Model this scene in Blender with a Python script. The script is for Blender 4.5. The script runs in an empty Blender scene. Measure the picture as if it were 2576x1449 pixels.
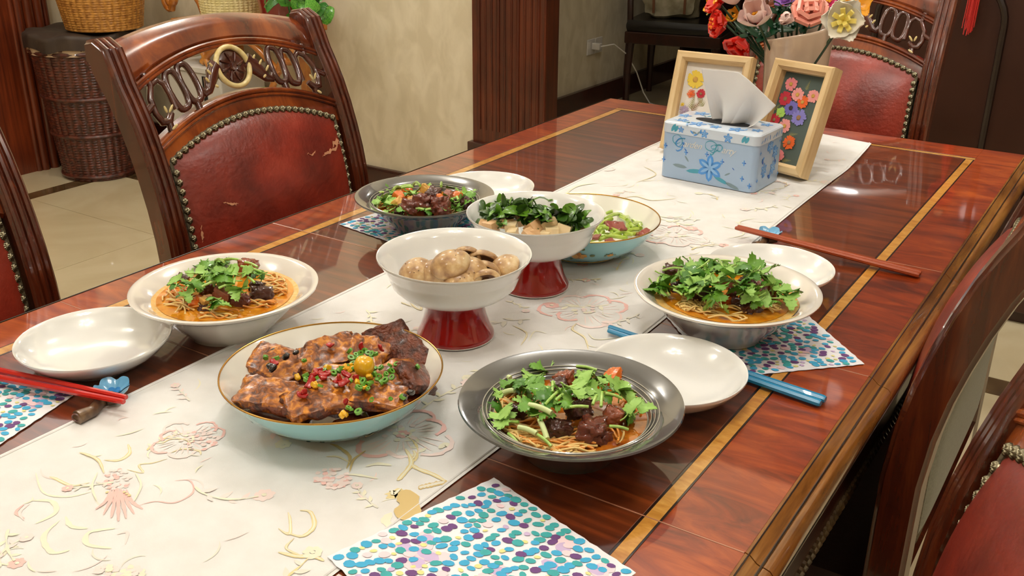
import bpy, math, random
import numpy as np
from mathutils import Vector, Matrix, Euler, noise as mnoise
S = bpy.context.scene
COL = S.collection
PI = math.pi
# ------------------------------------------------------------------ camera
FW = Vector((-0.504038, 0.772303, -0.386645)); RT = Vector((0.836092, 0.548558, 0.00577)); UP = Vector((-0.216553, 0.320363, 0.922211))
CAM = Vector((0, 0, 1.26)); FPX = 2518.0
cd = bpy.data.cameras.new('camera'); cam = bpy.data.objects.new('camera', cd); COL.objects.link(cam)
cd.sensor_width = 36; cd.lens = FPX / 2576 * 36; cd.clip_start = 0.01; cd.clip_end = 60
cam.matrix_world = Matrix(((RT.x, UP.x, -FW.x, 0), (RT.y, UP.y, -FW.y, 0), (RT.z, UP.z, -FW.z, 1.26), (0, 0, 0, 1)))
S.camera = cam
# ------------------------------------------------------------------ world, lights, exposure
w = bpy.data.worlds.new('world'); S.world = w; w.use_nodes = True
w.node_tree.nodes['Background'].inputs[0].default_value = (1, .93, .82, 1)
w.node_tree.nodes['Background'].inputs[1].default_value = 0.25
S.view_settings.view_transform = 'Standard'; S.view_settings.look = 'None'
S.view_settings.gamma = 1; S.view_settings.use_curve_mapping = False
S.view_settings.exposure = 0.38
def lamp(name, kind, loc, power, col=(1, .9, .76), size=.05, rot=(0, 0, 0), **k):
    l = bpy.data.lights.new(name, kind); l.energy = power; l.color = col
    if kind == 'AREA': l.shape = 'DISK'; l.size = size
    else: l.shadow_soft_size = size
    for a, b in k.items(): setattr(l, a, b)
    o = bpy.data.objects.new(name, l); COL.objects.link(o); o.location = loc; o.rotation_euler = rot
    return o
LC = (1, .968, .925)
for i in range(5):       # the bulbs of the ceiling lamp over the near part of the table
    a = i * PI * .4 + .3
    lamp('lamp_bulb', 'POINT', (-.36 + .16 * math.cos(a), .42 + .16 * math.sin(a), 2.45), 4.3, LC, size=.03)
for x, y, p in ((-1.0, 2.0, 13), (.5, 2.0, 10), (-2.1, .3, 13), (-3.1, 1.7, 22), (-2.2, 2.2, 14), (-1.0, -1.2, 12), (1.2, .3, 9)):      # ceiling downlights
    lamp('downlight_bulb', 'POINT', (x, y, 2.5), p, LC, size=.05)
lamp('far_room_lamp', 'POINT', (-2.2, 4.4, 2.4), 9, LC, size=.1)
lamp('floor_spot', 'SPOT', (.15, 2.3, 2.6), 70, (1, .96, .9), size=.05, spot_size=.9, spot_blend=.5)

def at(u, v, z=.762):     # the spot at height z of the room that the photograph shows at (u, v)
    d = FW * FPX + RT * (u - 1288) - UP * (v - 724.5)
    return CAM + d * ((z - CAM.z) / d.z)

# ------------------------------------------------------------------ materials
def c(r, g, b):
    f = lambda x: (x / 255 / 12.92) if x / 255 <= .04045 else ((x / 255 + .055) / 1.055) ** 2.4
    return (f(r), f(g), f(b), 1)
MATS = {}
def mat(name, col, rough=.5, metal=0, coat=0, spec=.5, col2=None, scale=8, stretch=(1, 1, 1), ramp=(.35, .65), detail=4, bump=0, bscale=None,
        sss=0, sssr=.01, trans=0, emit=0, col3=None, distort=0, sheen=0, coatrough=.03):
    if name in MATS: return MATS[name]
    m = bpy.data.materials.new(name); m.use_nodes = True; nt = m.node_tree; b = nt.nodes['Principled BSDF']
    I = b.inputs
    I['Base Color'].default_value = col; I['Roughness'].default_value = rough; I['Metallic'].default_value = metal
    I['Coat Weight'].default_value = coat; I['Coat Roughness'].default_value = coatrough; I['Specular IOR Level'].default_value = spec
    I['Sheen Weight'].default_value = sheen
    if sss: I['Subsurface Weight'].default_value = sss; I['Subsurface Scale'].default_value = sssr; I['Subsurface Radius'].default_value = (1, .5, .3)
    if trans: I['Transmission Weight'].default_value = trans
    if emit: I['Emission Color'].default_value = col; I['Emission Strength'].default_value = emit
    if col2 or bump:
        tc = nt.nodes.new('ShaderNodeTexCoord'); mp = nt.nodes.new('ShaderNodeMapping'); mp.inputs['Scale'].default_value = stretch
        nt.links.new(tc.outputs['Object'], mp.inputs[0])
    if col2:
        n = nt.nodes.new('ShaderNodeTexNoise'); n.inputs['Scale'].default_value = scale; n.inputs['Detail'].default_value = detail
        n.inputs['Distortion'].default_value = distort
        nt.links.new(mp.outputs[0], n.inputs['Vector'])
        r = nt.nodes.new('ShaderNodeValToRGB'); e = r.color_ramp.elements
        e[0].position = ramp[0]; e[1].position = ramp[1]; e[0].color = col; e[1].color = col2
        if col3:
            x = r.color_ramp.elements.new(min(.98, ramp[1] + .12)); x.color = col3
        nt.links.new(n.outputs['Fac'], r.inputs[0]); nt.links.new(r.outputs[0], I['Base Color'])
    if bump:
        n2 = nt.nodes.new('ShaderNodeTexNoise'); n2.inputs['Scale'].default_value = bscale or scale * 2; n2.inputs['Detail'].default_value = 3
        nt.links.new(mp.outputs[0], n2.inputs['Vector'])
        bm = nt.nodes.new('ShaderNodeBump'); bm.inputs['Strength'].default_value = bump; bm.inputs['Distance'].default_value = .002
        nt.links.new(n2.outputs['Fac'], bm.inputs['Height']); nt.links.new(bm.outputs[0], I['Normal'])
    MATS[name] = m; return m
def wood(name, dark, mid, light, grain=(1, 14, 14), scale=5, rough=.25, coat=.6, fig=2.0, coatrough=.04, dist=.6):
    if name in MATS: return MATS[name]
    m = bpy.data.materials.new(name); m.use_nodes = True; nt = m.node_tree; b = nt.nodes['Principled BSDF']; I = b.inputs
    I['Roughness'].default_value = rough; I['Coat Weight'].default_value = coat; I['Coat Roughness'].default_value = coatrough
    tc = nt.nodes.new('ShaderNodeTexCoord')
    mp = nt.nodes.new('ShaderNodeMapping'); mp.inputs['Scale'].default_value = grain; nt.links.new(tc.outputs['Object'], mp.inputs[0])
    n = nt.nodes.new('ShaderNodeTexNoise'); n.inputs['Scale'].default_value = scale; n.inputs['Detail'].default_value = 7; n.inputs['Roughness'].default_value = .62
    n.inputs['Distortion'].default_value = dist
    nt.links.new(mp.outputs[0], n.inputs['Vector'])
    n2 = nt.nodes.new('ShaderNodeTexNoise'); n2.inputs['Scale'].default_value = fig; n2.inputs['Detail'].default_value = 3; n2.inputs['Distortion'].default_value = 1.2
    nt.links.new(tc.outputs['Object'], n2.inputs['Vector'])
    mx = nt.nodes.new('ShaderNodeMath'); mx.operation = 'MULTIPLY_ADD'; mx.inputs[1].default_value = .62
    ml = nt.nodes.new('ShaderNodeMath'); ml.operation = 'MULTIPLY'; ml.inputs[1].default_value = .38
    nt.links.new(n2.outputs['Fac'], ml.inputs[0]); nt.links.new(n.outputs['Fac'], mx.inputs[0]); nt.links.new(ml.outputs[0], mx.inputs[2])
    r = nt.nodes.new('ShaderNodeValToRGB'); e = r.color_ramp.elements
    e[0].position = .36; e[0].color = dark; e[1].position = .66; e[1].color = light; x = e.new(.5); x.color = mid
    nt.links.new(mx.outputs[0], r.inputs[0]); nt.links.new(r.outputs[0], I['Base Color'])
    MATS[name] = m; return m

W_FIELD = wood('table_field_wood', c(56, 20, 6), c(98, 40, 13), c(142, 66, 24), (1.2, 16, 1), 4, .3, 1, 2.2)
W_BORDER = wood('table_border_wood', c(86, 24, 5), c(142, 52, 12), c(188, 88, 28), (2.2, 9, 1), 3, .3, 1, 3.2, dist=1.6)
W_INLAY = wood('satinwood_inlay', c(176, 112, 38), c(206, 146, 62), c(226, 172, 90), (10, 26, 1), 4, .3, 1, 8)
W_EBONY = mat('ebony_line', c(30, 12, 6), .3, coat=1)
W_RIM = wood('table_rim_wood', c(78, 42, 12), c(136, 84, 30), c(176, 122, 54), (14, 1.2, 14), 4, .25, 1, 4)
W_APRON = wood('apron_wood', c(40, 14, 8), c(60, 22, 12), c(80, 32, 18), (14, 1, 14), 4, .35, .4)
W_ROPE = mat('rope_gilt_brown', c(74, 56, 36), .35, coat=.3, col2=c(120, 98, 66), scale=60)
W_CHAIR = wood('chair_mahogany', c(72, 24, 8), c(120, 50, 15), c(170, 86, 32), (4, 4, 1.2), 4, .22, 1, 5, .05)
W_POST = wood('chair_post_wood', c(58, 20, 10), c(84, 32, 14), c(118, 54, 24), (14, 14, 1.2), 4, .25, 1, 3, .06)
W_CARVE = mat('carved_dark_wood', c(64, 26, 16), .24, coat=1, col2=c(84, 36, 22), scale=30)
GILT = mat('cream_gilt', c(214, 190, 120), .35, coat=.3, col2=c(232, 216, 160), scale=90)
LEATHER = mat('oxblood_leather', c(88, 22, 14), .38, coat=.25, col2=c(146, 44, 26), scale=11, ramp=(.3, .66), bump=.5, bscale=130, coatrough=.25, spec=.6, col3=c(166, 62, 44), detail=7)
LEATHER_D = mat('dark_seat_leather', c(52, 24, 22), .3, coat=.5, bump=.2, bscale=120, coatrough=.15)
CRACK = mat('cracked_leather_backing', c(206, 146, 108), .8)
NAIL = mat('antique_brass_nail', c(150, 142, 116), .32, metal=.9, col2=c(96, 88, 66), scale=260)
CLOTH_BACK = mat('grey_green_backcloth', c(128, 128, 112), .85, bump=.3, bscale=500, sheen=.2, col2=c(142, 142, 126), scale=300)
PORC = mat('white_porcelain', c(236, 236, 232), .12, coat=1, spec=.5)
PORC_W = mat('cream_porcelain', c(222, 216, 206), .14, coat=1)
GREYG = mat('grey_glaze', c(88, 87, 84), .16, coat=1)
GREYD = mat('dark_grey_underglaze', c(60, 60, 58), .2, coat=1)
RINGM = mat('pale_glaze_ring', c(176, 172, 156), .2, coat=1)
TURQ = mat('turquoise_glaze', c(150, 212, 220), .14, coat=1)
IVORY = mat('ivory_glaze', c(240, 238, 226), .12, coat=1)
GOLD = mat('gold_rim', c(206, 160, 84), .2, metal=1)
REDG = mat('red_glaze', c(140, 10, 8), .12, coat=1, col2=c(160, 18, 12), scale=14)
RUN = mat('runner_cloth', c(224, 222, 218), .8, bump=.12, bscale=700, col2=c(231, 229, 226), scale=30)
NAPK = mat('napkin_paper', c(238, 238, 242), .75, bump=.1, bscale=300)
WALLP = mat('wallpaper', c(205, 192, 162), .75, col2=c(219, 207, 179), scale=16, detail=6, ramp=(.38, .62), stretch=(1, 1, .55), distort=.5, bump=.15, bscale=60)
CEIL = mat('ceiling_white', c(236, 230, 216), .8)
DKWOOD = wood('pilaster_wood', c(52, 18, 8), c(76, 28, 10), c(106, 44, 18), (22, 22, .8), 3, .35, .3, 2.5, .15)
CASING = wood('casing_wood', c(66, 22, 8), c(98, 38, 14), c(128, 54, 22), (26, 26, .8), 3, .35, .4, 2.5, .12)
BASEW = mat('baseboard_wood', c(50, 16, 10), .3, coat=.4, col2=c(64, 22, 12), scale=20)
TILE = mat('floor_tile', c(196, 180, 144), .12, coat=.6, col2=c(208, 194, 160), scale=3, detail=6, distort=1)
TILED = mat('dark_border_tile', c(74, 56, 34), .15, coat=.6, col2=c(104, 82, 52), scale=12, detail=6)
GROUT = mat('grout', c(150, 136, 108), .8)

# ------------------------------------------------------------------ mesh helper
class M:
    def __init__(s): s.v = []; s.f = []; s.m = []
    def add(s, v, f, m=0, T=None):
        o = len(s.v)
        s.v += [tuple(T @ Vector(p)) for p in v] if T else [tuple(p) for p in v]
        s.f += [tuple(i + o for i in q) for q in f]; s.m += [m] * len(f); return s
    def box(s, x0, x1, y0, y1, z0, z1, m=0, T=None):
        v = [(x, y, z) for z in (z0, z1) for y in (y0, y1) for x in (x0, x1)]
        return s.add(v, [(0, 2, 3, 1), (4, 5, 7, 6), (0, 1, 5, 4), (2, 6, 7, 3), (0, 4, 6, 2), (1, 3, 7, 5)], m, T)
    def lathe(s, prof, n=64, m=0, T=None, fn=None):
        v = []; f = []
        for r, z in prof:
            for i in range(n):
                a = 2 * PI * i / n; p = (r * math.cos(a), r * math.sin(a), z)
                v.append(fn(p, a) if fn else p)
        for j in range(len(prof) - 1):
            for i in range(n):
                k = (i + 1) % n; f.append((j * n + i, j * n + k, (j + 1) * n + k, (j + 1) * n + i))
        return s.add(v, f, m, T)
    def tube(s, path, rad, n=8, m=0, T=None, closed=False, flat=1, up=(0, 0, 1), cap=True):
        P = [Vector(p) for p in path]; L = len(P); R = rad if isinstance(rad, (list, tuple)) else [rad] * L
        v = []; f = []; N = None
        for i in range(L):
            if closed: t = P[(i + 1) % L] - P[i - 1]
            else: t = P[min(i + 1, L - 1)] - P[max(i - 1, 0)]
            if t.length < 1e-9: t = Vector((0, 0, 1))
            t.normalize()
            if N is None:
                u = Vector(up); u = u - t * u.dot(t)
                if u.length < 1e-3: u = Vector((1, 0, 0)) - t * t.x
                N = u.normalized()
            else:
                N = N - t * N.dot(t); N = N.normalized() if N.length > 1e-6 else Vector((1, 0, 0))
            B = t.cross(N)
            for k in range(n):
                a = 2 * PI * k / n; v.append(P[i] + N * (math.cos(a) * R[i] * flat) + B * (math.sin(a) * R[i]))
        for i in range(L if closed else L - 1):
            j = (i + 1) % L
            for k in range(n):
                q = (k + 1) % n; f.append((i * n + k, i * n + q, j * n + q, j * n + k))
        if not closed and cap:
            f.append(tuple(range(n - 1, -1, -1))); f.append(tuple((L - 1) * n + k for k in range(n)))
        return s.add(v, f, m, T)
    def grid(s, nu, nv, fn, m=0, T=None, closeu=False):
        v = [fn(i / (nu - (0 if closeu else 1)), j / (nv - 1)) for j in range(nv) for i in range(nu)]; f = []
        for j in range(nv - 1):
            for i in range(nu if closeu else nu - 1):
                k = (i + 1) % nu; f.append((j * nu + i, j * nu + k, (j + 1) * nu + k, (j + 1) * nu + i))
        return s.add(v, f, m, T)
    def chunk(s, sx, sy, sz, rnd=.35, amp=.1, freq=60, seed=0, n=8, m=0, T=None, bend=0, rind=False):
        v = []; f = []; key = {}
        def vert(p):
            k = tuple(round(a, 4) for a in p)
            if k not in key:
                q = Vector(p); sp = q.normalized(); q = q.lerp(sp, rnd)
                d = 1 + amp * mnoise.noise(Vector((q.x * sx, q.y * sy, q.z * sz)) * freq + Vector((seed * 7.3, seed * 3.1, seed * 1.7))) \
                    + amp * .5 * mnoise.noise(Vector((q.x * sx, q.y * sy, q.z * sz)) * freq * 2.6 + Vector((seed * 2.3, seed, 0)))
                q = Vector((q.x * sx * d, q.y * sy * d, q.z * sz * d))
                if bend: q.z += bend * (q.x / sx) ** 2 * sx
                key[k] = len(v); v.append(q)
            return key[k]
        for ax in range(3):
            for sg in (-1, 1):
                for i in range(n):
                    for j in range(n):
                        q = []
                        for di, dj in ((0, 0), (1, 0), (1, 1), (0, 1)):
                            a = -1 + 2 * (i + di) / n; b = -1 + 2 * (j + dj) / n; p = [0, 0, 0]
                            p[ax] = sg; p[(ax + 1) % 3] = a; p[(ax + 2) % 3] = b; q.append(vert(p))
                        f.append(tuple(q) if sg > 0 else tuple(q[::-1]))
        s.add(v, f, m, T)
        if rind:
            for i in range(len(f)):
                c_ = sum((Vector(v[q]) for q in f[i]), Vector()) / len(f[i])
                if max(abs(c_.x) / sx, abs(c_.y) / sy) > .93 + .08 * mnoise.noise(c_ * 140 + Vector((seed, 0, 0))): s.m[-len(f) + i] = m + 1
        return s
    def poly(s, pts, z=0, m=0, T=None):
        return s.add([(p[0], p[1], z) for p in pts], [tuple(range(len(pts)))], m, T)
    def ribbon(s, pts, w, z=0, m=0, T=None):
        v = []; f = []; L = len(pts)
        for i in range(L):
            a = Vector(pts[min(i + 1, L - 1)]) - Vector(pts[max(i - 1, 0)])
            n = Vector((-a.y, a.x)).normalized() if a.length > 1e-9 else Vector((0, 1)); ww = w[i] if isinstance(w, (list, tuple)) else w
            p = Vector(pts[i]); v += [(p.x + n.x * ww, p.y + n.y * ww, z), (p.x - n.x * ww, p.y - n.y * ww, z)]
        for i in range(L - 1): f.append((2 * i, 2 * i + 1, 2 * i + 3, 2 * i + 2))
        return s.add(v, f, m, T)
def mesh(name, mb, mats, smooth=True, bevel=0):
    me = bpy.data.meshes.new(name); me.from_pydata([tuple(p) for p in mb.v], [], mb.f)
    if not isinstance(mats, (list, tuple)): mats = [mats]
    for x in mats: me.materials.append(x)
    if len(mats) > 1: me.polygons.foreach_set('material_index', mb.m)
    if smooth:
        me.polygons.foreach_set('use_smooth', [True] * len(me.polygons))
        try: me.set_sharp_from_angle(angle=math.radians(38 if smooth is True else smooth))
        except Exception: pass
    me.update(); return me
def link(name, me, parent=None, loc=(0, 0, 0), rot=(0, 0, 0), scale=1):
    o = bpy.data.objects.new(name, me); COL.objects.link(o); o.location = loc; o.rotation_euler = rot
    o.scale = (scale,) * 3 if not isinstance(scale, (tuple, list)) else scale
    if parent: o.parent = parent
    return o
def tag(o, label, cat, group=None, kind=None):
    if label: o['label'] = label
    if cat: o['category'] = cat
    if group: o['group'] = group
    if kind: o['kind'] = kind
    return o
def thing(name, label, cat, loc=(0, 0, 0), rotz=0, group=None, rot=None):
    o = link(name, None, None, loc, rot or (0, 0, rotz)); return tag(o, label, cat, group)
def part(name, mb, mats, parent, smooth=True, bevel=0, label=None, kind=None, **k):
    o = link(name, mesh(name, mb, mats, smooth), parent, **k)
    if bevel: b = o.modifiers.new('b', 'BEVEL'); b.width = bevel; b.segments = 2; b.limit_method = 'ANGLE'
    if label: o['label'] = label
    if kind: o['kind'] = kind
    return o
def struct(name, mb, mats, smooth=False, **k):
    o = part(name, mb, mats, k.pop('parent', None), smooth, **k); o['kind'] = 'structure'; return o
def copy_tree(o, parent=None):
    q = o.copy(); COL.objects.link(q)
    if parent: q.parent = parent
    for ch in list(o.children): copy_tree(ch, q)
    return q
def RZ(a): return Matrix.Rotation(a, 4, 'Z')
def TR(x, y, z): return Matrix.Translation((x, y, z))

# ================================================================== ROOM
rnd = random.Random(5)
fl = struct('floor', M().box(-4.35, 2.7, -2.7, 8.2, -.06, -.006), GROUT)
def tile(x0, x1, y0, y1, m):
    o = part('tile', M().box(x0 + .0012, x1 - .0012, y0 + .0012, y1 - .0012, -.02, 0), m, fl, False); return o
xs = [-4.3, -3.87, -3.79, -3.0, -2.2, -1.4, -.6, .2, 1.0, 1.8, 2.6]
ys = [-2.6, -1.8, -1.0, -.2, .6, 1.4, 2.2, 2.62, 2.72, 3.45, 4.25, 5.05, 5.85, 6.65, 7.45, 8.1]
for i in range(len(xs) - 1):
    for j in range(len(ys) - 1):
        dark = (i == 1 and ys[j] < 2.62) or (j == 7 and xs[i] >= -3.79)
        tile(xs[i], xs[i + 1], ys[j], ys[j + 1], TILED if dark else TILE)
struct('ceiling', M().box(-4.35, 2.7, -2.7, 8.2, 2.7, 2.8), CEIL)
struct('wall_left', M().box(-4.35, -4.2, -2.7, 3.03, 0, 2.7), WALLP)
struct('wall_back', M().box(-4.35, -2.15, 3.03, 3.10, 0, 2.7), WALLP)
struct('wall_far_left', M().box(-2.9, -2.74, 3.10, 8.2, 0, 2.7), WALLP)
struct('wall_far_end', M().box(-2.9, 2.7, 8.1, 8.2, 0, 2.7), WALLP)
struct('wall_right', M().box(2.6, 2.7, -2.7, 8.2, 0, 2.7), WALLP)
struct('wall_rear', M().box(-4.35, 2.7, -2.7, -2.6, 0, 2.7), WALLP)
struct('wall_lintel', M().box(-2.15, 2.6, 3.03, 3.10, 2.25, 2.7), WALLP)
# fluted pilaster at the end of the back wall
pm = M(); pm.box(-2.15, -1.836, 3.02, 3.105, 0, 2.25)
pl = struct('trim_1', pm, DKWOOD)
fm = M()
for k in range(11):
    x = -2.12 + k * .028
    fm.tube([(x, 3.021, .36), (x, 3.021, 2.2)], .0045 if k % 3 else .0075, 8)
part('fluting', fm, DKWOOD, pl)
part('plinth', M().box(-2.165, -1.82, 3.0, 3.12, 0, .31), BASEW, pl, False, .004)
bb = M(); bb.box(-4.2, -2.17, 3.005, 3.03, 0, .12); bb.box(-4.2, -2.17, 3.012, 3.03, .12, .128)
struct('baseboard_back', bb, BASEW)
struct('baseboard_far_left', M().box(-2.74, -2.715, 3.2, 8.1, 0, .12), BASEW)
struct('baseboard_left', M().box(-4.2, -4.175, 2.68, 3.0, 0, .2), BASEW)
cm = M()      # door casing on the left wall
cm.box(-4.2, -4.14, 1.9, 2.64, 0, 2.7)
cs = struct('door_1', cm, CASING)
cf = M()
for y, r in ((2.47, .012), (2.50, .02), (2.545, .022), (2.59, .02), (2.625, .012)):
    cf.tube([(-4.14, y, .0), (-4.14, y, 2.6)], r, 10)
part('reeded_casing', cf, CASING, cs)

# ================================================================== TABLE
ZT = .76
tb = thing('dining_table', 'long glossy mahogany dining table with pale inlay stripes and a golden brown moulded rim', 'table', (-.65, 1.01, 0))
OX, OY = -.65, 1.01
def tp(name, x0, x1, y0, y1, z0, z1, m, bev=.0006):
    g = .0008
    return part(name, M().box(x0 - OX, x1 - OX, y0 + g - OY, y1 - g - OY, z0, z1), m, tb, False, bev)
XL, XR = -1.095, -.2
SEG = [-.08, .648, 1.008, 1.371, 2.10]
for k in range(4):
    y0, y1 = SEG[k], SEG[k + 1]
    fy1 = y1 if k < 3 else 2.004
    fy0 = y0 if k > 0 else .016
    tp('field_panel', -1.014, -.2905, fy0, fy1, ZT - .02, ZT, W_FIELD)
    for x0, x1, n, m in ((-1.0165, -1.014, 'ebony_line', W_EBONY), (-1.032, -1.0165, 'inlay_strip', W_INLAY), (-1.0335, -1.032, 'ebony_line', W_EBONY),
                         (-.2905, -.288, 'ebony_line', W_EBONY), (-.288, -.2755, 'inlay_strip', W_INLAY), (-.2755, -.2735, 'ebony_line', W_EBONY)):
        tp(n, x0, x1, fy0, fy1, ZT - .02, ZT, m, .0002)
    tp('border_panel', XL, -1.0335, y0, y1, ZT - .02, ZT, W_BORDER)
    tp('border_panel', -.2735, XR, y0, y1, ZT - .02, ZT, W_BORDER)
for a, b, n, m in ((2.004, 2.0065, 'ebony_line', W_EBONY), (2.0065, 2.0175, 'inlay_strip', W_INLAY), (2.0175, 2.0195, 'ebony_line', W_EBONY), (2.0195, 2.10, 'border_panel', W_BORDER)):
    tp(n, -1.0335, -.2735, a, b, ZT - .02, ZT, m, .0002)
tp('border_panel', -1.0335, -.2735, -.08, .016, ZT - .02, ZT, W_BORDER)
tp('core', -1.09, -.205, -.075, 2.095, ZT - .035, ZT - .021, W_APRON)
# moulded rim, one length for each leaf
RIMP = [(0, 0), (.004, -.0012), (.010, -.0065), (.0125, -.0075), (.0145, -.0085), (.016, -.0078), (.0215, -.0095), (.0255, -.0145), (.0265, -.0205), (.0245, -.0275), (.019, -.0325), (.012, -.0345), (.012, -.04), (0, -.04)]
def rim(p0, p1, out):
    m = M(); a = Vector((p0[0] - OX, p0[1] - OY, 0)); b = Vector((p1[0] - OX, p1[1] - OY, 0)); o = Vector((out[0], out[1], 0))
    d = (b - a).normalized() * .0007; a += d; b -= d; n = len(RIMP); v = []
    for q in (a, b):
        for r, z in RIMP: v.append(q + o * r + Vector((0, 0, ZT + z)))
    f = [(i, i + 1, n + i + 1, n + i) for i in range(n - 1)] + [tuple(range(n)), tuple(range(2 * n - 1, n - 1, -1))]
    part('rim_moulding', m.add(v, f), W_RIM, tb, 50)
SEAM = mat('seam_glint_paint', c(176, 120, 92), .35, coat=.6)  # pale colour stands in for the glint on the leaves' bevelled edges
for y_ in SEG[1:-1]: part('leaf_seam_glint', M().box(XL + .001 - OX, XR - .001 - OX, y_ - .0007 - OY, y_ + .0007 - OY, ZT - .004, ZT - .00005), SEAM, tb, False, label='painted pale highlight along the seam between table leaves')
def groove(x): 
    m = M()
    for dx, dz, r in ((.0138, -.0078, .0011), (.0030, -.0004, .0007), (.0262, -.0235, .0008)):
        m.tube([(x * 1 + (dx if x > OX else -dx) - OX, -.08 - OY, ZT + dz), (x + (dx if x > OX else -dx) - OX, 2.1 - OY, ZT + dz)], r, 6)
    part('rim_groove_line', m, W_EBONY, tb, kind='stuff', label='dark lines along the rim')
groove(XR); groove(XL)
for k in range(4):
    rim((XR, SEG[k]), (XR, SEG[k + 1]), (1, 0)); rim((XL, SEG[k + 1]), (XL, SEG[k]), (-1, 0))
rim((XL, 2.1), (XR, 2.1), (0, 1)); rim((XR, -.08), (XL, -.08), (0, -1))
ap = M()
ap.box(-.225 - OX, -.205 - OX, -.06 - OY, 2.08 - OY, .60, .725); ap.box(-1.09 - OX, -1.07 - OX, -.06 - OY, 2.08 - OY, .60, .725)
ap.box(-1.07 - OX, -.225 - OX, 2.06 - OY, 2.08 - OY, .60, .725); ap.box(-1.07 - OX, -.225 - OX, -.06 - OY, -.04 - OY, .60, .725)
part('apron', ap, W_APRON, tb, False)
rp = M()
k = 0; y = .0
while y < 2.05:
    T = TR(-.208 - OX, y - OY, .604) @ Matrix.Rotation(.7, 4, 'X')
    rp.chunk(.0085, .0062, .0125, .9, 0, 1, 0, 2, T=T); y += .0115
part('rope_moulding', rp, W_ROPE, tb, kind='stuff')
for x in (-1.03, -.27):
    for yy in (.02, 2.0):
        lm = M().lathe([(0, 0), (.03, 0), (.034, .02), (.022, .05), (.026, .12), (.036, .3), (.042, .45), (.03, .5), (.044, .54), (.044, .60), (0, .60)], 24, T=TR(x - OX, yy - OY, 0))
        lm.box(x - OX - .03, x - OX + .03, yy - OY - .03, yy - OY + .03, .58, .725)
        part('leg', lm, W_APRON, tb)

# ------------------------------------------------------------------ table runner
PINK = mat('print_pink', c(238, 192, 184), .8); PINKL = mat('print_pale_pink', c(240, 220, 214), .8)
GOLDP = mat('print_gold', c(230, 212, 158), .8); GOLDL = mat('print_pale_gold', c(235, 230, 206), .8); OCH = mat('print_ochre', c(210, 184, 126), .8)
RZT = .7612
rn = thing('table_runner', 'white cloth table runner with faded pink and gold flowers along the table', 'table runner', (-.635, 1.0, .76))
def rz(x, y):      # the cloth lies flat and ripples a little at its far end
    t = max(0, (y - 1.62) / .4); return RZT + .004 * t * (.5 + .5 * math.sin(15 * x + 24 * y))
def rfn(u, v):
    y = -.06 + v * 2.09; x0 = -.822; x1 = -.449 - .004 * math.sin(y * 5)
    if y > 1.75: x1 -= .02 * ((y - 1.75) / .28) ** 2 ; x0 += .012 * (y - 1.75) / .28
    x = x0 + (x1 - x0) * u
    return (x + .635, y - 1.0 - .03 * (u - .5) * (1 if v > .9 else 0), rz(x, y) - .76)
part('cloth', M().grid(40, 160, rfn), RUN, rn)
hm = M()
for u0 in (0.012, .988):
    hm.tube([Vector(rfn(u0, j / 159)) for j in range(160)], .0012, 6)
part('hem', hm, RUN, rn)
pr_ = M()      # the printed pattern, flat on the cloth
DZ = .0003
PC = [0]
def W2(p): return (p.x + .635, p.y - 1.0)
def pz(p, q=0): return rz(p[0] - .635, p[1] + 1.0) - .76 + DZ + q * .5 + (PC[0] % 61) * .000011 + .0005 * max(0, p[1] + 1.0 - 1.62)
prr = random.Random(11)
def stroke(px, wmax, m, jag=0, q=0):
    P = [at(a, b, RZT) for a, b in px]; pts = []
    L = len(P)
    for i in range(L - 1):      # Catmull-Rom
        p0, p1, p2, p3 = P[max(i - 1, 0)], P[i], P[i + 1], P[min(i + 2, L - 1)]
        for s in range(6):
            t = s / 6; pts.append(.5 * ((2 * p1) + (p2 - p0) * t + (2 * p0 - 5 * p1 + 4 * p2 - p3) * t * t + (3 * p1 - p0 - 3 * p2 + p3) * t ** 3))
    pts.append(P[-1]); n = len(pts); jag = max(jag, .22)
    if m == 2: ribbonw(pts, [wmax * .30 * math.sin(PI * (i + .4) / (n + .2)) for i in range(n)], 3, .0002)
    ribbonw(pts, [wmax * (.72 if jag < .3 else 1) * (math.sin(PI * (i + .4) / (n + .2)) ** .7) * (1 + (prr.uniform(-jag, jag) if jag else 0)) for i in range(n)], m, q)
def ribbonw(pts, wd, m, q=0):
    n = len(pts); v = []; f = []
    if any(p.x < -.815 or p.x > -.451 or p.y > 1.99 for p in pts): return
    PC[0] += 1
    for i in range(n):
        a = pts[min(i + 1, n - 1)] - pts[max(i - 1, 0)]; nn = Vector((-a.y, a.x, 0)).normalized()
        for sg in (-1, 1):
            p = pts[i] + nn * wd[i] * sg; x, y = W2(p); v.append((x, y, pz((x, y), q)))
        if i: f.append((2 * i - 2, 2 * i - 1, 2 * i + 1, 2 * i))
    pr_.add(v, f, m)
def blobp(u, v, r, m, n=9, sq=1, q=0, ctr=None, ang=0):
    p = ctr or at(u, v, RZT); V = []
    if p.x < -.812 or p.x > -.454: return
    PC[0] += 1
    for i in range(n):
        a = 2 * PI * i / n; rr = r * prr.uniform(.75, 1.15)
        ax, ay = rr * math.cos(a), rr * math.sin(a) * sq
        x, y = W2(Vector((p.x + ax * math.cos(ang) - ay * math.sin(ang), p.y + ax * math.sin(ang) + ay * math.cos(ang), 0))); V.append((x, y, pz((x, y), q)))
    pr_.add(V, [tuple(range(n))], m)
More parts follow.
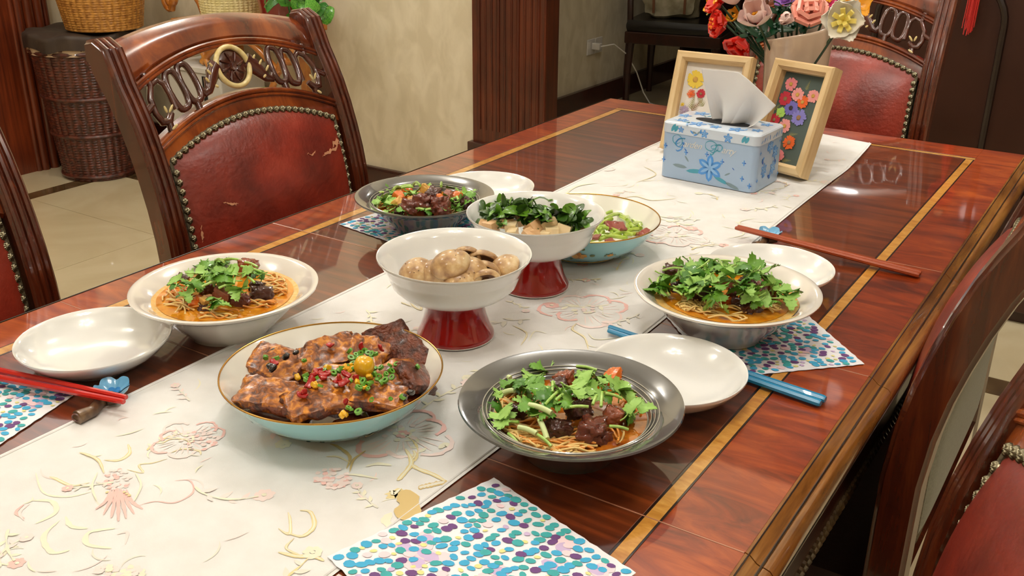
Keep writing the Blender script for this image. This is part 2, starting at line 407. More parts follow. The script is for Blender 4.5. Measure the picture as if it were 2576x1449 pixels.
# big scalloped pink blossoms
def blossom(u, v, s, full=True):
    ct = at(u, v, RZT)
    for k in range(7):
        a0 = k * 2 * PI / 7 + prr.uniform(-.2, .2); rr = s * prr.uniform(.75, 1.1)
        pts = []
        for j in range(13):
            a = a0 + (j / 12 - .5) * .95; r = rr * (1 - .22 * abs(j / 6 - 1) ** 2) + prr.uniform(-.0008, .0008)
            pts.append(ct + Vector((r * math.cos(a), r * math.sin(a), 0)))
        ribbonw(pts, [s * .035 * (1 + prr.uniform(-.3, .5)) for _ in pts], 0 if k % 3 else 1)
        for j in range(3):
            a = a0 + (j - 1) * .22; ribbonw([ct + Vector((math.cos(a), math.sin(a), 0)) * rr * q for q in (.35, .5, .65, .8)], [.0002, .0006, .0007, .0002], 1, -.0002)
    for k in range(16):
        a = prr.uniform(0, 6.28); r = s * .3 * prr.random() ** .5; blobp(0, 0, s * .06, 1 if k % 2 else 3, 6, ctr=ct + Vector((r * math.cos(a), r * math.sin(a), 0)))
blossom(1470, 780, .052); blossom(1010, 1090, .055); blossom(1700, 590, .05); blossom(470, 1105, .034); blossom(1500, 420, .04)
# pomegranate flower on the near left
for dx, l in ((-52, 44), (-34, 62), (-16, 72), (0, 84), (18, 74), (36, 58), (56, 42)):
    stroke([(298 + dx * .35, 1232), (298 + dx * .6, 1262), (298 + dx * 1.1, 1250 + l * .75)], .0022, 0)
for k in range(46):
    a = prr.uniform(0, 6.28); r = prr.random() ** .5; blobp(290 + 38 * r * math.cos(a), 1215 + 28 * r * math.sin(a) - 8, .0022, 1 if k % 3 else 0, 6)
for k in range(9): blobp(270 + k * 7, 1240 + (k % 3) * 4, .0016, 2, 6)
stroke([(246, 1190), (232, 1225), (244, 1262)], .0014, 3); stroke([(340, 1190), (355, 1222), (338, 1262)], .0014, 3)
for S_ in (([(262, 1192), (248, 1160), (218, 1145), (200, 1140)], .0022, 2), ([(262, 1158), (300, 1158), (326, 1140), (322, 1118)], .0026, 2), ([(320, 1182), (360, 1190), (350, 1170), (385, 1165), (420, 1155)], .0014, 2),
           ([(225, 1215), (180, 1222), (140, 1205), (125, 1200)], .0022, 2), ([(230, 1238), (170, 1250), (110, 1240), (90, 1190)], .0014, 3),
           ([(350, 1272), (390, 1262), (440, 1265), (485, 1240), (478, 1210), (440, 1210)], .0012, 0), ([(62, 1305), (40, 1290), (60, 1270)], .002, 0), ([(60, 1310), (50, 1290), (75, 1268)], .0016, 1),
           ([(80, 1260), (130, 1262), (140, 1290), (90, 1318)], .003, 3), ([(150, 1310), (110, 1350), (130, 1390), (175, 1385)], .003, 3), ([(165, 1300), (180, 1325), (220, 1330)], .003, 3),
           ([(290, 1330), (225, 1340), (220, 1370), (280, 1380)], .003, 3), ([(295, 1345), (320, 1340), (315, 1370)], .002, 1),
           ([(405, 1120), (430, 1105), (470, 1108), (480, 1125)], .0016, 2), ([(430, 1140), (460, 1130), (500, 1135), (505, 1145)], .0016, 2),
           ([(700, 1330), (728, 1345), (730, 1310), (725, 1290)], .0018, 2), ([(720, 1340), (760, 1350), (790, 1325), (782, 1290), (755, 1285)], .0026, 2), ([(700, 1390), (745, 1400), (790, 1402), (815, 1412)], .003, 2), ([(740, 1355), (720, 1380), (760, 1400)], .0014, 2),
           ([(880, 1188), (888, 1160), (905, 1145), (920, 1135)], .0018, 4), ([(872, 1180), (880, 1150), (850, 1125), (830, 1118)], .0022, 4), ([(820, 1150), (850, 1150), (880, 1165)], .0016, 2),
           ([(870, 1195), (900, 1196), (950, 1205)], .0022, 3), ([(1020, 1130), (1035, 1165), (1010, 1200), (1000, 1210)], .0035, 2), ([(1030, 1165), (1050, 1180), (1090, 1195), (1120, 1212)], .0035, 2), ([(1035, 1160), (1045, 1145), (1040, 1135)], .0022, 2),
           ([(920, 1175), (950, 1168), (985, 1172)], .0030, 3), ([(1105, 1130), (1120, 1120), (1140, 1125)], .0052, 3),
           ([(1310, 870), (1325, 840), (1290, 820)], .0012, 2), ([(1330, 860), (1345, 835), (1375, 840)], .0012, 3), ([(1480, 880), (1470, 850), (1440, 830), (1450, 815)], .0018, 2), ([(1480, 840), (1500, 855), (1560, 850)], .0014, 3),
           ([(1240, 560), (1300, 640), (1310, 600)], .0015, 2), ([(1030, 760), (1045, 775), (1060, 780), (1055, 765)], .002, 2), ([(1020, 765), (1010, 762), (1035, 772)], .0015, 2),
           ([(1560, 500), (1600, 495), (1640, 505), (1700, 500)], .0018, 2), ([(1640, 540), (1680, 548), (1720, 545)], .0018, 3), ([(1410, 500), (1450, 470), (1500, 462)], .003, 3), ([(1700, 660), (1750, 655), (1735, 640)], .0016, 2),
           ([(1830, 600), (1870, 590), (1860, 560), (1900, 550)], .0018, 3), ([(1600, 460), (1650, 440), (1620, 420)], .0016, 2)):
    stroke(*S_)
stroke([(1015, 1235), (1030, 1270), (1015, 1310)], .009, 4, .5); stroke([(1010, 1230), (990, 1245), (985, 1235)], .006, 2, .4); stroke([(985, 1290), (970, 1310), (985, 1325)], .004, 3, .3)
for k in range(7): blobp(1060 + 9 * k, 1226 - 2 * k, .003, 4, 8, 1.6); blobp(1060 + 9 * k, 1226 - 2 * k, .0018, 5, 8, 1.6, .0002)
for k in range(60):
    a = prr.uniform(0, 6.28); r = prr.random() ** .5; blobp(835 + 45 * r * math.cos(a), 1205 + 26 * r * math.sin(a), .0028, 1 if k % 4 else 0, 7)
for k in range(40):
    a = prr.uniform(0, 6.28); r = prr.random() ** .5; blobp(510 + 45 * r * math.cos(a), 1110 + 26 * r * math.sin(a), .0024, 1 if k % 3 else 0, 6)
for k in range(36): blobp(prr.uniform(240, 360), prr.uniform(1425, 1449), .003, 1 if k % 2 else 3, 7)
def sprig(x, y, a, L, cs, cl, cf):      # a curling stem with leaves and a small bloom at its tip
    cu = prr.uniform(-2.4, 2.4); p = Vector((x, y, 0)); pts = []; an = a
    for j in range(14): pts.append(p.copy()); an += cu / 13; p = p + Vector((math.cos(an), math.sin(an), 0)) * L / 13
    ribbonw(pts, [.0009 + .0005 * math.sin(j) for j in range(14)], cs)
    for j in range(2, 13, 2):
        d = pts[j] - pts[j - 1]; b = math.atan2(d.y, d.x) + (1 if j % 4 else -1) * prr.uniform(.6, 1.1); l = L * prr.uniform(.14, .26); q = pts[j]
        ribbonw([q + Vector((math.cos(b + .25 * t), math.sin(b + .25 * t), 0)) * l * t for t in (0, .25, .5, .75, 1)], [.0003, l * .16, l * .2, l * .12, .0002], cl)
    for k in range(7): b = k * .9; blobp(0, 0, L * .06, cf, 7, ctr=p + Vector((math.cos(b), math.sin(b), 0)) * L * .09)
    blobp(0, 0, L * .04, 3, 7, ctr=p, q=.0003)
for k in range(58):
    x = prr.uniform(-.80, -.47); y = .12 + 1.86 * (k + prr.random()) / 58; sprig(x, y, prr.uniform(0, 6.28), prr.uniform(.035, .07), prr.choice((3, 3, 5, 2)), prr.choice((3, 5, 3, 1)), prr.choice((1, 1, 3, 0)))
for k in range(240):      # faint small scrolls all over
    x = prr.uniform(-.80, -.47); y = prr.uniform(.1, 1.98); a = prr.uniform(0, 6.28); L = prr.uniform(.012, .03); cu = prr.uniform(-2.2, 2.2); p = Vector((x, y, 0)); pts = []
    for j in range(9): pts.append(p.copy()); a += cu / 8; p += Vector((math.cos(a), math.sin(a), 0)) * L / 8
    ribbonw(pts, [.0009 * math.sin(PI * (j + .5) / 9) for j in range(9)], prr.choice((1, 3, 3, 1, 5)), -.0003)
FAINT = mat('print_faint', c(226, 222, 208), .8)
part('printed_flowers', pr_, [PINK, PINKL, GOLDP, GOLDL, OCH, FAINT], rn, False, kind='stuff')

# ------------------------------------------------------------------ paper napkins
NP = [NAPK] + [mat(n, c(*k), .75) for n, k in (('print_blue', (66, 170, 214)), ('print_teal', (64, 168, 170)), ('print_purple', (110, 70, 128)), ('print_blush', (246, 216, 222)), ('print_lime', (228, 224, 150)), ('print_lilac', (206, 184, 220)))]
def napkin(x, y, ang, label, seed, side=.17, z=.7604):
    r = random.Random(seed); t = thing('paper_napkin', label, 'napkin', (x, y, z), ang, 'spotted paper napkins')
    h = side / 2
    def nf(u, v, q=0): return (-h + side * u + .0006 * math.sin(v * 60), -h + side * v + .0006 * math.sin(u * 60), .0004 + q + .0003 * (abs(u - .5) * 2) ** 6)
    part('paper', M().grid(25, 25, nf).grid(25, 25, lambda u, v: nf(1 - u, v, .0003)).box(-h + .001, h - .001, -h + .001, h - .001, 0, .0003), NAPK, t)
    m = M(); pts = []; tr = 0
    while tr < 7000 and len(pts) < 460:
        tr += 1; px, py = r.uniform(-h + .004, h - .004), r.uniform(-h + .004, h - .004)
        if all((px - a) ** 2 + ((py - b) * 1.25) ** 2 < 9 and (abs(px - a) > .0072 or abs(py - b) > .0052) or (px - a) ** 2 + (py - b) ** 2 > .00007 for a, b in pts): pts.append((px, py))
    for k in range(11):      # pale blush blooms underneath
        px, py = r.uniform(-h + .015, h - .015), r.uniform(-h + .015, h - .015)
        for q in range(4):
            ox, oy = r.uniform(-.006, .006), r.uniform(-.006, .006); m.poly([(px + ox + .008 * math.cos(a) * r.uniform(.8, 1.1), py + oy + .006 * math.sin(a) * r.uniform(.8, 1.1)) for a in np.linspace(0, 6.28, 10)[:-1]], .00105 + .000004 * (k * 4 + q), 4 if q < 3 else 6)
    for px, py in pts:
        k = r.random(); mi = 1 if k < .36 else 2 if k < .66 else 3 if k < .82 else 5 if k < .90 else 4 if k < .96 else 6
        L = r.uniform(.0036, .0053) * (.6 if mi in (5, 6) else 1); Wd = L * r.uniform(.6, .85); an = -ang + r.gauss(.35, .35); sk = r.uniform(-.2, .2)
        po = []
        for j in range(9):
            a = 2 * PI * j / 9; ex, ey = L * math.cos(a), Wd * math.sin(a) * (1 + sk * math.cos(a))
            po.append((px + ex * math.cos(an) - ey * math.sin(an), py + ex * math.sin(an) + ey * math.cos(an)))
        if any(abs(a) > h - .0008 or abs(b) > h - .0008 for a, b in po): continue
        m.poly(po, .00128 + .0000006 * len(m.f), mi)
    part('printed_spots', m, NP, t, False, kind='stuff')
A = Vector((-.423, .621)); ex = Vector((.147, -.042)).normalized(); ey = Vector((-.042, -.147)).normalized(); cc = A + ex * .085 + ey * .085
napkin(cc.x, cc.y, math.atan2(ex.y, ex.x), 'blue and purple spotted paper napkin nearest the viewer, with nothing on it', 1, z=.7622)
napkin(-.332, 1.032, PI / 4, 'spotted paper napkin under the right-hand noodle bowl with leafy coriander', 2, z=.7606)
A = Vector((-.866, .511)); ex = Vector((-.094, -.026)).normalized(); ey = Vector((.026, -.094)).normalized(); cc = A + ex * .085 + ey * .085
napkin(cc.x, cc.y, math.atan2(ex.y, ex.x), 'spotted paper napkin beside the red chopsticks on the left table edge', 3, z=.7606)
A = Vector((-1.004, 1.058)); ex = Vector((.116, -.017)).normalized(); ey = Vector((.017, .116)).normalized(); cc = A + ex * .085 + ey * .085
napkin(cc.x, cc.y, math.atan2(ex.y, ex.x), 'spotted paper napkin under the far grey bowl', 4, z=.7606)

# ================================================================== CHAIRS  (local: faces +x, origin on the floor under the back)
ZS = [0, .2, .45, .68, .765, .833, .892, .938, .972, .995, 1.03]; XS = [-.075, -.03, 0, 0, -.013, -.032, -.052, -.077, -.095, -.107, -.130]
def xb(z):      # smooth back curve
    t = 0
    for d in (-.03, -.015, 0, .015, .03): t += float(np.interp(z + d, ZS, XS))
    return t / 5
def xf(z, o=.022): return xb(z) + o
def parab(y, c0, edge, half=.1825): return c0 - (c0 - edge) * (y / half) ** 2
def board(m, zt, zb, thick=.022, o=.032, ny=25, nz=7, half=.1995, mi=0, roll=0):
    def F(side):
        def fn(u, v):
            y = -half + 2 * half * u; a, b = zb(y), zt(y); z = a + (b - a) * v
            e = min(1, min(v, 1 - v) * 5); x = xb(z) + o + (0 if side else -thick) + (-(1 - e) ** 2 * .006 if side else (1 - e) ** 2 * .006)
            return (x - roll * max(0, v - .6) ** 2, y, z)
        return fn
    m.grid(ny, nz, F(1), mi); m.grid(ny, nz, lambda u, v: F(0)(1 - u, v), mi)
    f1, f0 = F(1), F(0)
    m.grid(ny, 2, lambda u, v: (f1 if v < .5 else f0)(u, 1), mi); m.grid(ny, 2, lambda u, v: (f0 if v < .5 else f1)(u, 0), mi)
def chair_meshes():
    D = {}
    cen = [(float(xb(z)) + .021, z) for z in (0.0, .1, .2, .3, .4, .5, .58, .66, .72, .77, .81, .85, .89, .92, .945, .965, .98)] + [(-.082, .992), (-.093, .9985), (-.106, .999)]
    wid = [.018] * 15 + [.0205, .022, .0215, .019, .014]
    # section: two plain sides, front and back faces each with three reeds  (n = depth, y = width)
    sec = []
    for j in range(3):
        for q in range(5):
            a = PI - PI * q / 4.0; sec.append((1, -.0115 + .0115 * j + .0052 * math.cos(a), .0045 * math.sin(a)))
    back = [(-n, y, d) for n, y, d in sec[::-1]]
    S2 = [(1, -.0195, -.002)] + sec + [(1, .0195, -.002)] + [(-1, .0195, -.002)] + back + [(-1, -.0195, -.002)]
    v = []; f = []; n = len(S2); L = len(cen)
    for i, (x, z) in enumerate(cen):
        a = cen[max(i - 1, 0)]; b = cen[min(i + 1, L - 1)]; tx, tz = b[0] - a[0], b[1] - a[1]; l = math.hypot(tx, tz); nx, nz = tz / l, -tx / l
        for sg, y, d in S2:
            k = sg * (wid[i] + d); v.append((x + nx * k, y, z + nz * k))
    for i in range(L - 1):
        for k in range(n): q = (k + 1) % n; f.append((i * n + k, i * n + q, (i + 1) * n + q, (i + 1) * n + k))
    f.append(tuple(range(n))[::-1]); f.append(tuple((L - 1) * n + k for k in range(n)))
    D['post'] = mesh('post', M().add(v, f), W_POST, 30)
    m = M(); board(m, lambda y: parab(y, 1.029, 1.008), lambda y: parab(y, .990, .955), .026, .034, roll=.08); D['crest_rail'] = mesh('crest_rail', m, W_CHAIR)
    m = M()
    yy = np.linspace(-.199, .199, 25)
    for zc, e, r in ((.989, .954, .0042), (.983, .948, .0028)): m.tube([(xf(parab(y, zc, e), .034), y, parab(y, zc, e)) for y in yy], r, 8)
    for zc, e, r in ((.908, .868, .0042), (.901, .861, .0028)): m.tube([(xf(parab(y, zc, e), .034), y, parab(y, zc, e)) for y in yy], r, 8)
    D['rail_bead'] = mesh('rail_bead', m, W_CHAIR)
    m = M(); board(m, lambda y: parab(y, .910, .870), lambda y: parab(y, .868, .826), .024, .032); D['lower_rail'] = mesh('lower_rail', m, W_CHAIR)
    m = M(); board(m, lambda y: .57, lambda y: .52, .024, .032); m.box(-.02 + .02, .035, -.2, .2, .50, .53); D['bottom_rail'] = mesh('bottom_rail', m, W_POST)
    # leather pad
    top = lambda y: parab(y, .874, .833)
    def pad(side):
        def fn(u, v):
            y = -.186 + .372 * u; a = .56; z = a + (top(y) - a) * v; e = (max(0, 1 - (2 * u - 1) ** 6) * max(0, 1 - (2 * v - 1) ** 6)) ** .4
            bul = .03 * (1 - .5 * (2 * u - 1) ** 2) * (1 - .5 * (2 * v - 1) ** 2) if side else .010
            return (xb(z) + (.030 + bul * e if side else .004 - bul * e), y if side else -y, z)
        return fn
    D['leather_pad'] = mesh('leather_pad', M().grid(30, 30, pad(1)), LEATHER, 80)
    D['back_cloth'] = mesh('back_cloth', M().grid(24, 30, pad(0)), CLOTH_BACK, 80)
    m = M()
    def gim(pts, o): m.tube([(xb(z) + o, y, z) for y, z in pts], .0035, 6)
    per = [(-.186, z) for z in np.linspace(.565, .83, 16)] + [(y, top(y) + .003) for y in np.linspace(-.186, .186, 24)] + [(.186, z) for z in np.linspace(.83, .565, 16)]
    gim(per, .030); gim(per + [(y, .562) for y in np.linspace(.186, -.186, 20)], .003); D['braid_trim'] = mesh('braid_trim', m, mat('braid', c(110, 98, 70), .6, col2=c(60, 52, 38), scale=400))
    # worn cracks in the leather
    f1 = pad(1); rr = random.Random(3); D['cracks'] = []
    def crack(u0, v0, du, dv, w, n=14):
        pts = []; u, v = u0, v0
        for i in range(n): pts.append((u, v)); u += du / n + rr.uniform(-.006, .006); v += dv / n + rr.uniform(-.008, .008)
        V = []
        for i, (u, v) in enumerate(pts):
            ww = w * math.sin(PI * (i + .5) / n) * rr.uniform(.4, 1.4)
            for s in (-1, 1): p = Vector(f1(min(.995, u - s * ww * .3), min(.995, v + s * ww))); p.x += .0012; V.append(p)
        m = M(); m.add(V, [(2 * i, 2 * i + 1, 2 * i + 3, 2 * i + 2) for i in range(n - 1)]); D['cracks'].append(mesh('leather_crack', m, CRACK))
    crack(.80, .74, .17, .1, .007, 22); crack(.90, .80, .07, .07, .014); crack(.16, .68, .08, -.03, .008); crack(.03, .5, .02, -.12, .01); crack(.70, .76, .06, .02, .004); crack(.04, .62, .01, -.08, .009)
    crack(.06, .60, .20, .16, .003, 20)
    # nail heads: a domed fluted rosette
    m = M()
    def nfn(p, a): r = math.hypot(p[0], p[1]); return (p[0], p[1], p[2] + .0007 * math.cos(9 * a) * min(1, r / .003) * (r < .0068))
    m.lathe([(.0001, .0046), (.0012, .0048), (.0016, .0040), (.0034, .0040), (.0052, .0030), (.0064, .0012), (.0067, 0)], 27, fn=nfn)
    D['nail_head'] = mesh('nail_head', m, NAIL, 60)
    npos = []
    for y in np.linspace(-.181, .181, 27): npos.append((y, top(y) + .001))
    for z in np.arange(.816, .57, -.0148): npos += [(-.1825, float(z)), (.1825, float(z))]
    D['npos'] = npos
    # carved fretwork: medallion + chains either side
    cy, cz = 0, .9485
    m = M()
    def S3(y, z, o=0): return (xb(z) + .030 + o, y, z)
    T = Matrix.Translation(S3(0, cz)) @ Matrix.Rotation(math.radians(68), 4, 'Y') 
    m.lathe([(.0, .003), (.006, .0055), (.0075, .002), (.010, .003), (.026, .003), (.030, .001), (.031, -.008), (0, -.008)], 40, T=T)
    for k in range(8):
        a = k * PI / 4; m.tube([T @ Vector((r * math.cos(a + .25 * (r / .025)), r * math.sin(a + .25 * (r / .025)), .0042)) for r in (.009, .014, .020, .026)], [.0012, .0022, .0026, .0015], 8)
    D['medallion'] = mesh('medallion', m, W_CARVE)
    D['medallion_ring'] = mesh('medallion_ring', M().tube([T @ Vector((.0335 * math.cos(a), .0335 * math.sin(a), .004)) for a in np.linspace(0, 2 * PI, 49)[:-1]], .0046, 10, closed=True), GILT)
    for s in (-1, 1):
        m = M(); g = M()
        arch = lambda y: -.036 * (y / .1825) ** 2
        def Pt(y, dz, o=0): return S3(s * y, cz + arch(y) + dz, o)
        m.tube([Pt(.032, .006), Pt(.044, -.002), Pt(.054, -.012), Pt(.064, -.022), Pt(.074, -.024), Pt(.081, -.014)], [.016, .014, .011, .008, .0065, .0055], 10, flat=.6, up=(1, 0, 0))
        for k in range(3): m.tube([Pt(.040 + .010 * k, .014 - .009 * k), Pt(.047 + .010 * k, -.004 - .008 * k)], .0042, 8)
        for k in range(2):      # two upright ovals joined
            yc = .0965 + .0285 * k; ov = []
            for a in np.linspace(0, 2 * PI, 33)[:-1]:
                dz = .0285 * math.sin(a); dy = .0140 * math.copysign(abs(math.cos(a)) ** .6, math.cos(a)); ov.append(Pt(yc + dy + dz * .10, dz))
            m.tube(ov, .0056, 10, closed=True)
        hk = [Pt(.1405, -.022), Pt(.141, .0), Pt(.144, .018), Pt(.154, .028), Pt(.168, .027), Pt(.179, .012), Pt(.180, -.008), Pt(.174, -.024), Pt(.162, -.029), Pt(.152, -.022)]
        m.tube(hk, [.0054] * 7 + [.0066, .007, .0048], 10)
        m.tube([Pt(.180, .004), Pt(.197, .002)], .006, 8); m.tube([Pt(.168, .027), Pt(.172, .046)], .006, 8); m.tube([Pt(.162, -.03), Pt(.164, -.044)], .006, 8); m.tube([Pt(.097, -.028), Pt(.097, -.042)], .006, 8)
        for (y, dz, an, l) in ((.046, .012, .9, .0065), (.056, .004, .9, .0065), (.066, -.005, .9, .006), (.156, -.012, 2.2, .0075), (.166, -.008, 1.2, .0065), (.162, -.036, 2.6, .0065), (.053, -.018, .6, .004)):
            p = Vector(Pt(y, dz, .0095)); g.chunk(.0015, .0024, l, .95, 0, 1, 0, 4, T=Matrix.Translation(p) @ Matrix.Rotation(-s * (PI / 2 - an), 4, 'X'))
        D['fretwork', s] = mesh('fretwork', m, W_CARVE, 60); D['gilt_leaves', s] = mesh('gilt_leaves', g, GILT)
    # seat
    m = M(); m.chunk(.225, .215, .03, .22, .0, 1, 0, 16, T=TR(.235, 0, .465)); D['seat'] = mesh('seat', m, LEATHER_D)
    m = M(); m.box(.02, .45, -.205, .205, .385, .435); D['seat_frame'] = mesh('seat_frame', m, W_POST, False)
    m = M().tube([(.0, 0, .40), (.012, 0, .34), (.014, 0, .25), (.004, 0, .12), (-.002, 0, .05), (.006, 0, .02), (.010, 0, 0)], [.028, .030, .022, .015, .013, .018, .02], 14); D['leg'] = mesh('leg', m, W_POST)
    return D
CD = chair_meshes()
def make_chair(label, loc, rotz, cracks=()):
    t = thing('dining_chair', label, 'chair', loc, rotz, 'carved mahogany dining chairs')
    for s in (-1, 1): link('post', CD['post'], t, (0, s * .2145, 0)); link('leg', CD['leg'], t, (.41, s * .18, 0))
    for n in ('crest_rail', 'rail_bead', 'lower_rail', 'bottom_rail', 'leather_pad', 'back_cloth', 'braid_trim', 'seat', 'seat_frame'): link(n, CD[n], t)
    lp = [x for x in t.children if x.name.startswith('leather_pad')][0]
    for k in cracks: link('leather_crack', CD['cracks'][k], lp)['label'] = 'pale tear in the leather'
    md = link('medallion', CD['medallion'], t); link('medallion_ring', CD['medallion_ring'], md)['label'] = 'cream gilt ring'
    for s in (-1, 1): fr = link('fretwork', CD['fretwork', s], t); o = link('gilt_leaves', CD['gilt_leaves', s], fr); o['label'] = 'cream gilt leaf tips'; o['kind'] = 'stuff'
    for y, z in CD['npos']: link('nail_head', CD['nail_head'], t, (xb(z) + .0315, y, z), (0, math.radians(78), 0))
    return t
_p = at(2534, 1128, .838); _c, _s = math.cos(math.radians(197)), math.sin(math.radians(197)); _x, _y = xb(.838) + .035, -.178
CORNER = (_p.x - (_c * _x - _s * _y), _p.y - (_s * _x + _c * _y), 0)
make_chair('carved mahogany chair with cracked red leather back, whole back in view left of the table', (-1.273, 1.1625, 0), 0, range(6))
make_chair('mahogany chair cut off by the left edge, only a post and brass nails in view', (-1.273, .502, 0), 0)
make_chair('mahogany chair at the far end of the table behind the vase', (-.665, 2.40, 0), -PI / 2, (6,))
make_chair('mahogany chair on the right seen from behind with grey-green cloth back', (-.126, 1.215, 0), PI)
make_chair('mahogany chair in the bottom right corner showing a red leather back', CORNER, math.radians(197))

# ================================================================== DISHES
def place(name, label, cat, x, y, z, group=None): return thing(name, label, cat, (x, y, z), 0, group)
GB = [(0, .003), (.038, .003), (.041, 0), (.045, 0), (.047, .004), (.059, .018), (.078, .035), (.090, .0445), (.1018, .0488), (.1035, .0505), (.1028, .0522), (.099, .0515), (.089, .0475), (.0815, .0445), (.0805, .0432), (.0775, .0422), (.0768, .0408), (.0738, .0396), (.0728, .0375), (.066, .030), (.052, .017), (.03, .010), (0, .009)]
WB = [(0, .003), (.040, .003), (.043, 0), (.046, 0), (.048, .004), (.062, .018), (.080, .036), (.090, .0455), (.099, .0515), (.1025, .0525), (.1055, .0545), (.1058, .0565), (.1035, .0575), (.098, .0555), (.088, .0490), (.080, .0425), (.070, .033), (.052, .018), (.03, .011), (0, .010)]
DB = [(0, .003), (.038, .003), (.040, 0), (.043, 0), (.045, .003), (.058, .009), (.070, .018), (.078, .027), (.0803, .0305), (.0800, .032), (.0780, .0312), (.0745, .0265), (.066, .0175), (.054, .0095), (.03, .006), (0, .0055)]
SO = [(0, .003), (.048, .003), (.050, 0), (.053, 0), (.055, .003), (.070, .010), (.088, .024), (.099, .038), (.1066, .050)]
SI = [(.1066, .0505), (.1035, .0475), (.096, .036), (.084, .0225), (.068, .013), (.05, .0085), (0, .008)]
def grey_bowl(label, x, y, z):
    t = place('grey_bowl', label, 'bowl', x, y, z, 'grey stoneware noodle bowls')
    part('shell', M().lathe(GB, 96), GREYG, t, 60)
    rg = M()
    for r, zz in ((.0810, .0444), (.0775, .0427), (.0740, .0402), (.0708, .0356)): rg.tube([(r * math.cos(a), r * math.sin(a), zz) for a in np.linspace(0, 2 * PI, 97)[:-1]], .00055, 6, closed=True)
    part('glaze_rings', rg, RINGM, t, label='pale thin rings around the well'); return t
def white_bowl(label, x, y, z, m=PORC_W):
    t = place('white_bowl', label, 'bowl', x, y, z, 'white noodle bowls'); part('shell', M().lathe(WB, 96), m, t, 60); return t
def white_dish(label, x, y, z):
    t = thing('white_dish', label, 'dish', (x, y, z), 0, 'small empty white dishes'); part('shell', M().lathe(DB, 96), PORC, t, 60); return t
def surf_pt(prof, a, h, off=.0004):     # point on the outside of a lathe at angle a, height h
    for (r0, z0), (r1, z1) in zip(prof[4:], prof[5:]):
        if z0 <= h <= z1:
            k = (h - z0) / max(1e-6, z1 - z0); r = r0 + (r1 - r0) * k; d = Vector((z1 - z0, -(r1 - r0))).normalized()
            return Vector(((r + d.x * off) * math.cos(a), (r + d.x * off) * math.sin(a), h + d.y * off))
    return Vector((prof[-1][0] * math.cos(a), prof[-1][0] * math.sin(a), prof[-1][1]))
PETO = mat('decal_orange', c(232, 172, 70), .3, coat=1); PETD = mat('decal_ochre', c(190, 120, 40), .3, coat=1); LEAFD = mat('decal_leaf', c(96, 112, 60), .3, coat=1)
def turq_dish(label, x, y, z, flowers):
    t = place('turquoise_dish', label, 'dish', x, y, z, 'gold-rimmed turquoise serving dishes')
    part('outer_shell', M().lathe(SO, 96), TURQ, t, 60, label='turquoise outside')
    part('inner_lining', M().lathe(SI, 96), IVORY, t, 60, label='ivory white inside')
    part('gold_rim', M().tube([(.1064 * math.cos(a), .1064 * math.sin(a), .0504) for a in np.linspace(0, 2 * PI, 97)[:-1]], .0009, 8, closed=True), GOLD, t)
    part('gold_foot_line', M().tube([(.0548 * math.cos(a), .0548 * math.sin(a), .0028) for a in np.linspace(0, 2 * PI, 97)[:-1]], .0012, 6, closed=True), GOLD, t)
    m = M(); r = random.Random(4)
    def pet(a0, h0, da, dh, wd, mi, off):
        V = []; n = 8
        for j in range(n): q = 2 * PI * j / n; ca, sa = math.cos(q), math.sin(q) * wd; V.append(surf_pt(SO, a0 + da * (1 + ca) / 2 - dh * sa * 9, min(.049, max(.0032, h0 + dh * (1 + ca) / 2 + da * sa * .075)), off))
        m.add(V, [tuple(range(n))], mi)
    for a0, h0, s in flowers:
        for k in range(18):
            q = r.uniform(0, 2 * PI); pet(a0 + r.uniform(-.03, .03) * s, h0 + r.uniform(-.002, .002) * s, .10 * s * math.cos(q), .0065 * s * math.sin(q), .35, 0 if k % 3 else 1, .0005 + k * .00002)
        for k in range(7):
            q = r.uniform(0, 2 * PI); pet(a0 + .14 * s * math.cos(q), h0 + .009 * s * math.sin(q), .07 * s * math.cos(q), .004 * s * math.sin(q), .4, 2, .0004)
    for k in range(40):
        a0 = flowers[0][0] + r.uniform(-1.1, 1.1); pet(a0, .0045 + r.uniform(0, .004), .06, r.uniform(-.001, .002), .4, 1 if k % 2 else 2, .0004)
    part('painted_flowers', m, [PETO, PETD, LEAFD], t, False, kind='stuff'); return t
def stem_bowl(label, x, y, z):
    t = place('footed_bowl', label, 'bowl', x, y, z, 'white bowls on red pedestal feet')
    part('pedestal', M().lathe([(0, .001), (.041, 0), (.0445, .0015), (.0447, .004), (.0435, .0065), (.0425, .0085), (.0395, .015), (.0362, .025), (.0338, .036), (.0332, .047), (0, .047)], 72), REDG, t, 50, label='red glazed pedestal')
    part('foot_line', M().tube([(.0438 * math.cos(a), .0438 * math.sin(a), .0010) for a in np.linspace(0, 2 * PI, 73)[:-1]], .001, 6, closed=True), PORC_W, t)
    part('bowl', M().lathe([(0, .0472), (.034, .0472), (.050, .0505), (.063, .0575), (.071, .066), (.0738, .0735), (.0752, .078), (.0758, .0805), (.0772, .0825), (.0805, .0885), (.0855, .0965), (.0872, .0985), (.0868, .1002), (.0850, .0998), (.0800, .0910), (.0750, .0815), (.070, .0715), (.060, .062), (.045, .0565), (.02, .055), (0, .055)], 96), PORC, t, 60); return t
g1 = (-.395, .705, .7602); w1 = (-.856, .708, .7602); w2 = (-.372, 1.020, .7628); g2 = (-.884, 1.117, .7628)
s1 = (-.617, .628, .7624); s2 = (-.642, 1.165, .7624); f1 = (-.627, .842, .7624); f2 = (-.630, 1.018, .7624)
grey_bowl('large grey bowl of beef noodles nearest the viewer, right of centre', *g1)
grey_bowl('far grey bowl on a spotted napkin beside the carved chair', *g2)
white_bowl('white bowl of noodles in orange broth on the left side', *w1)
white_bowl('white bowl of noodles heaped with coriander on the right side', *w2)
white_dish('empty white dish at the left edge of the table beside the red chopsticks', -.909, .569, .7602)
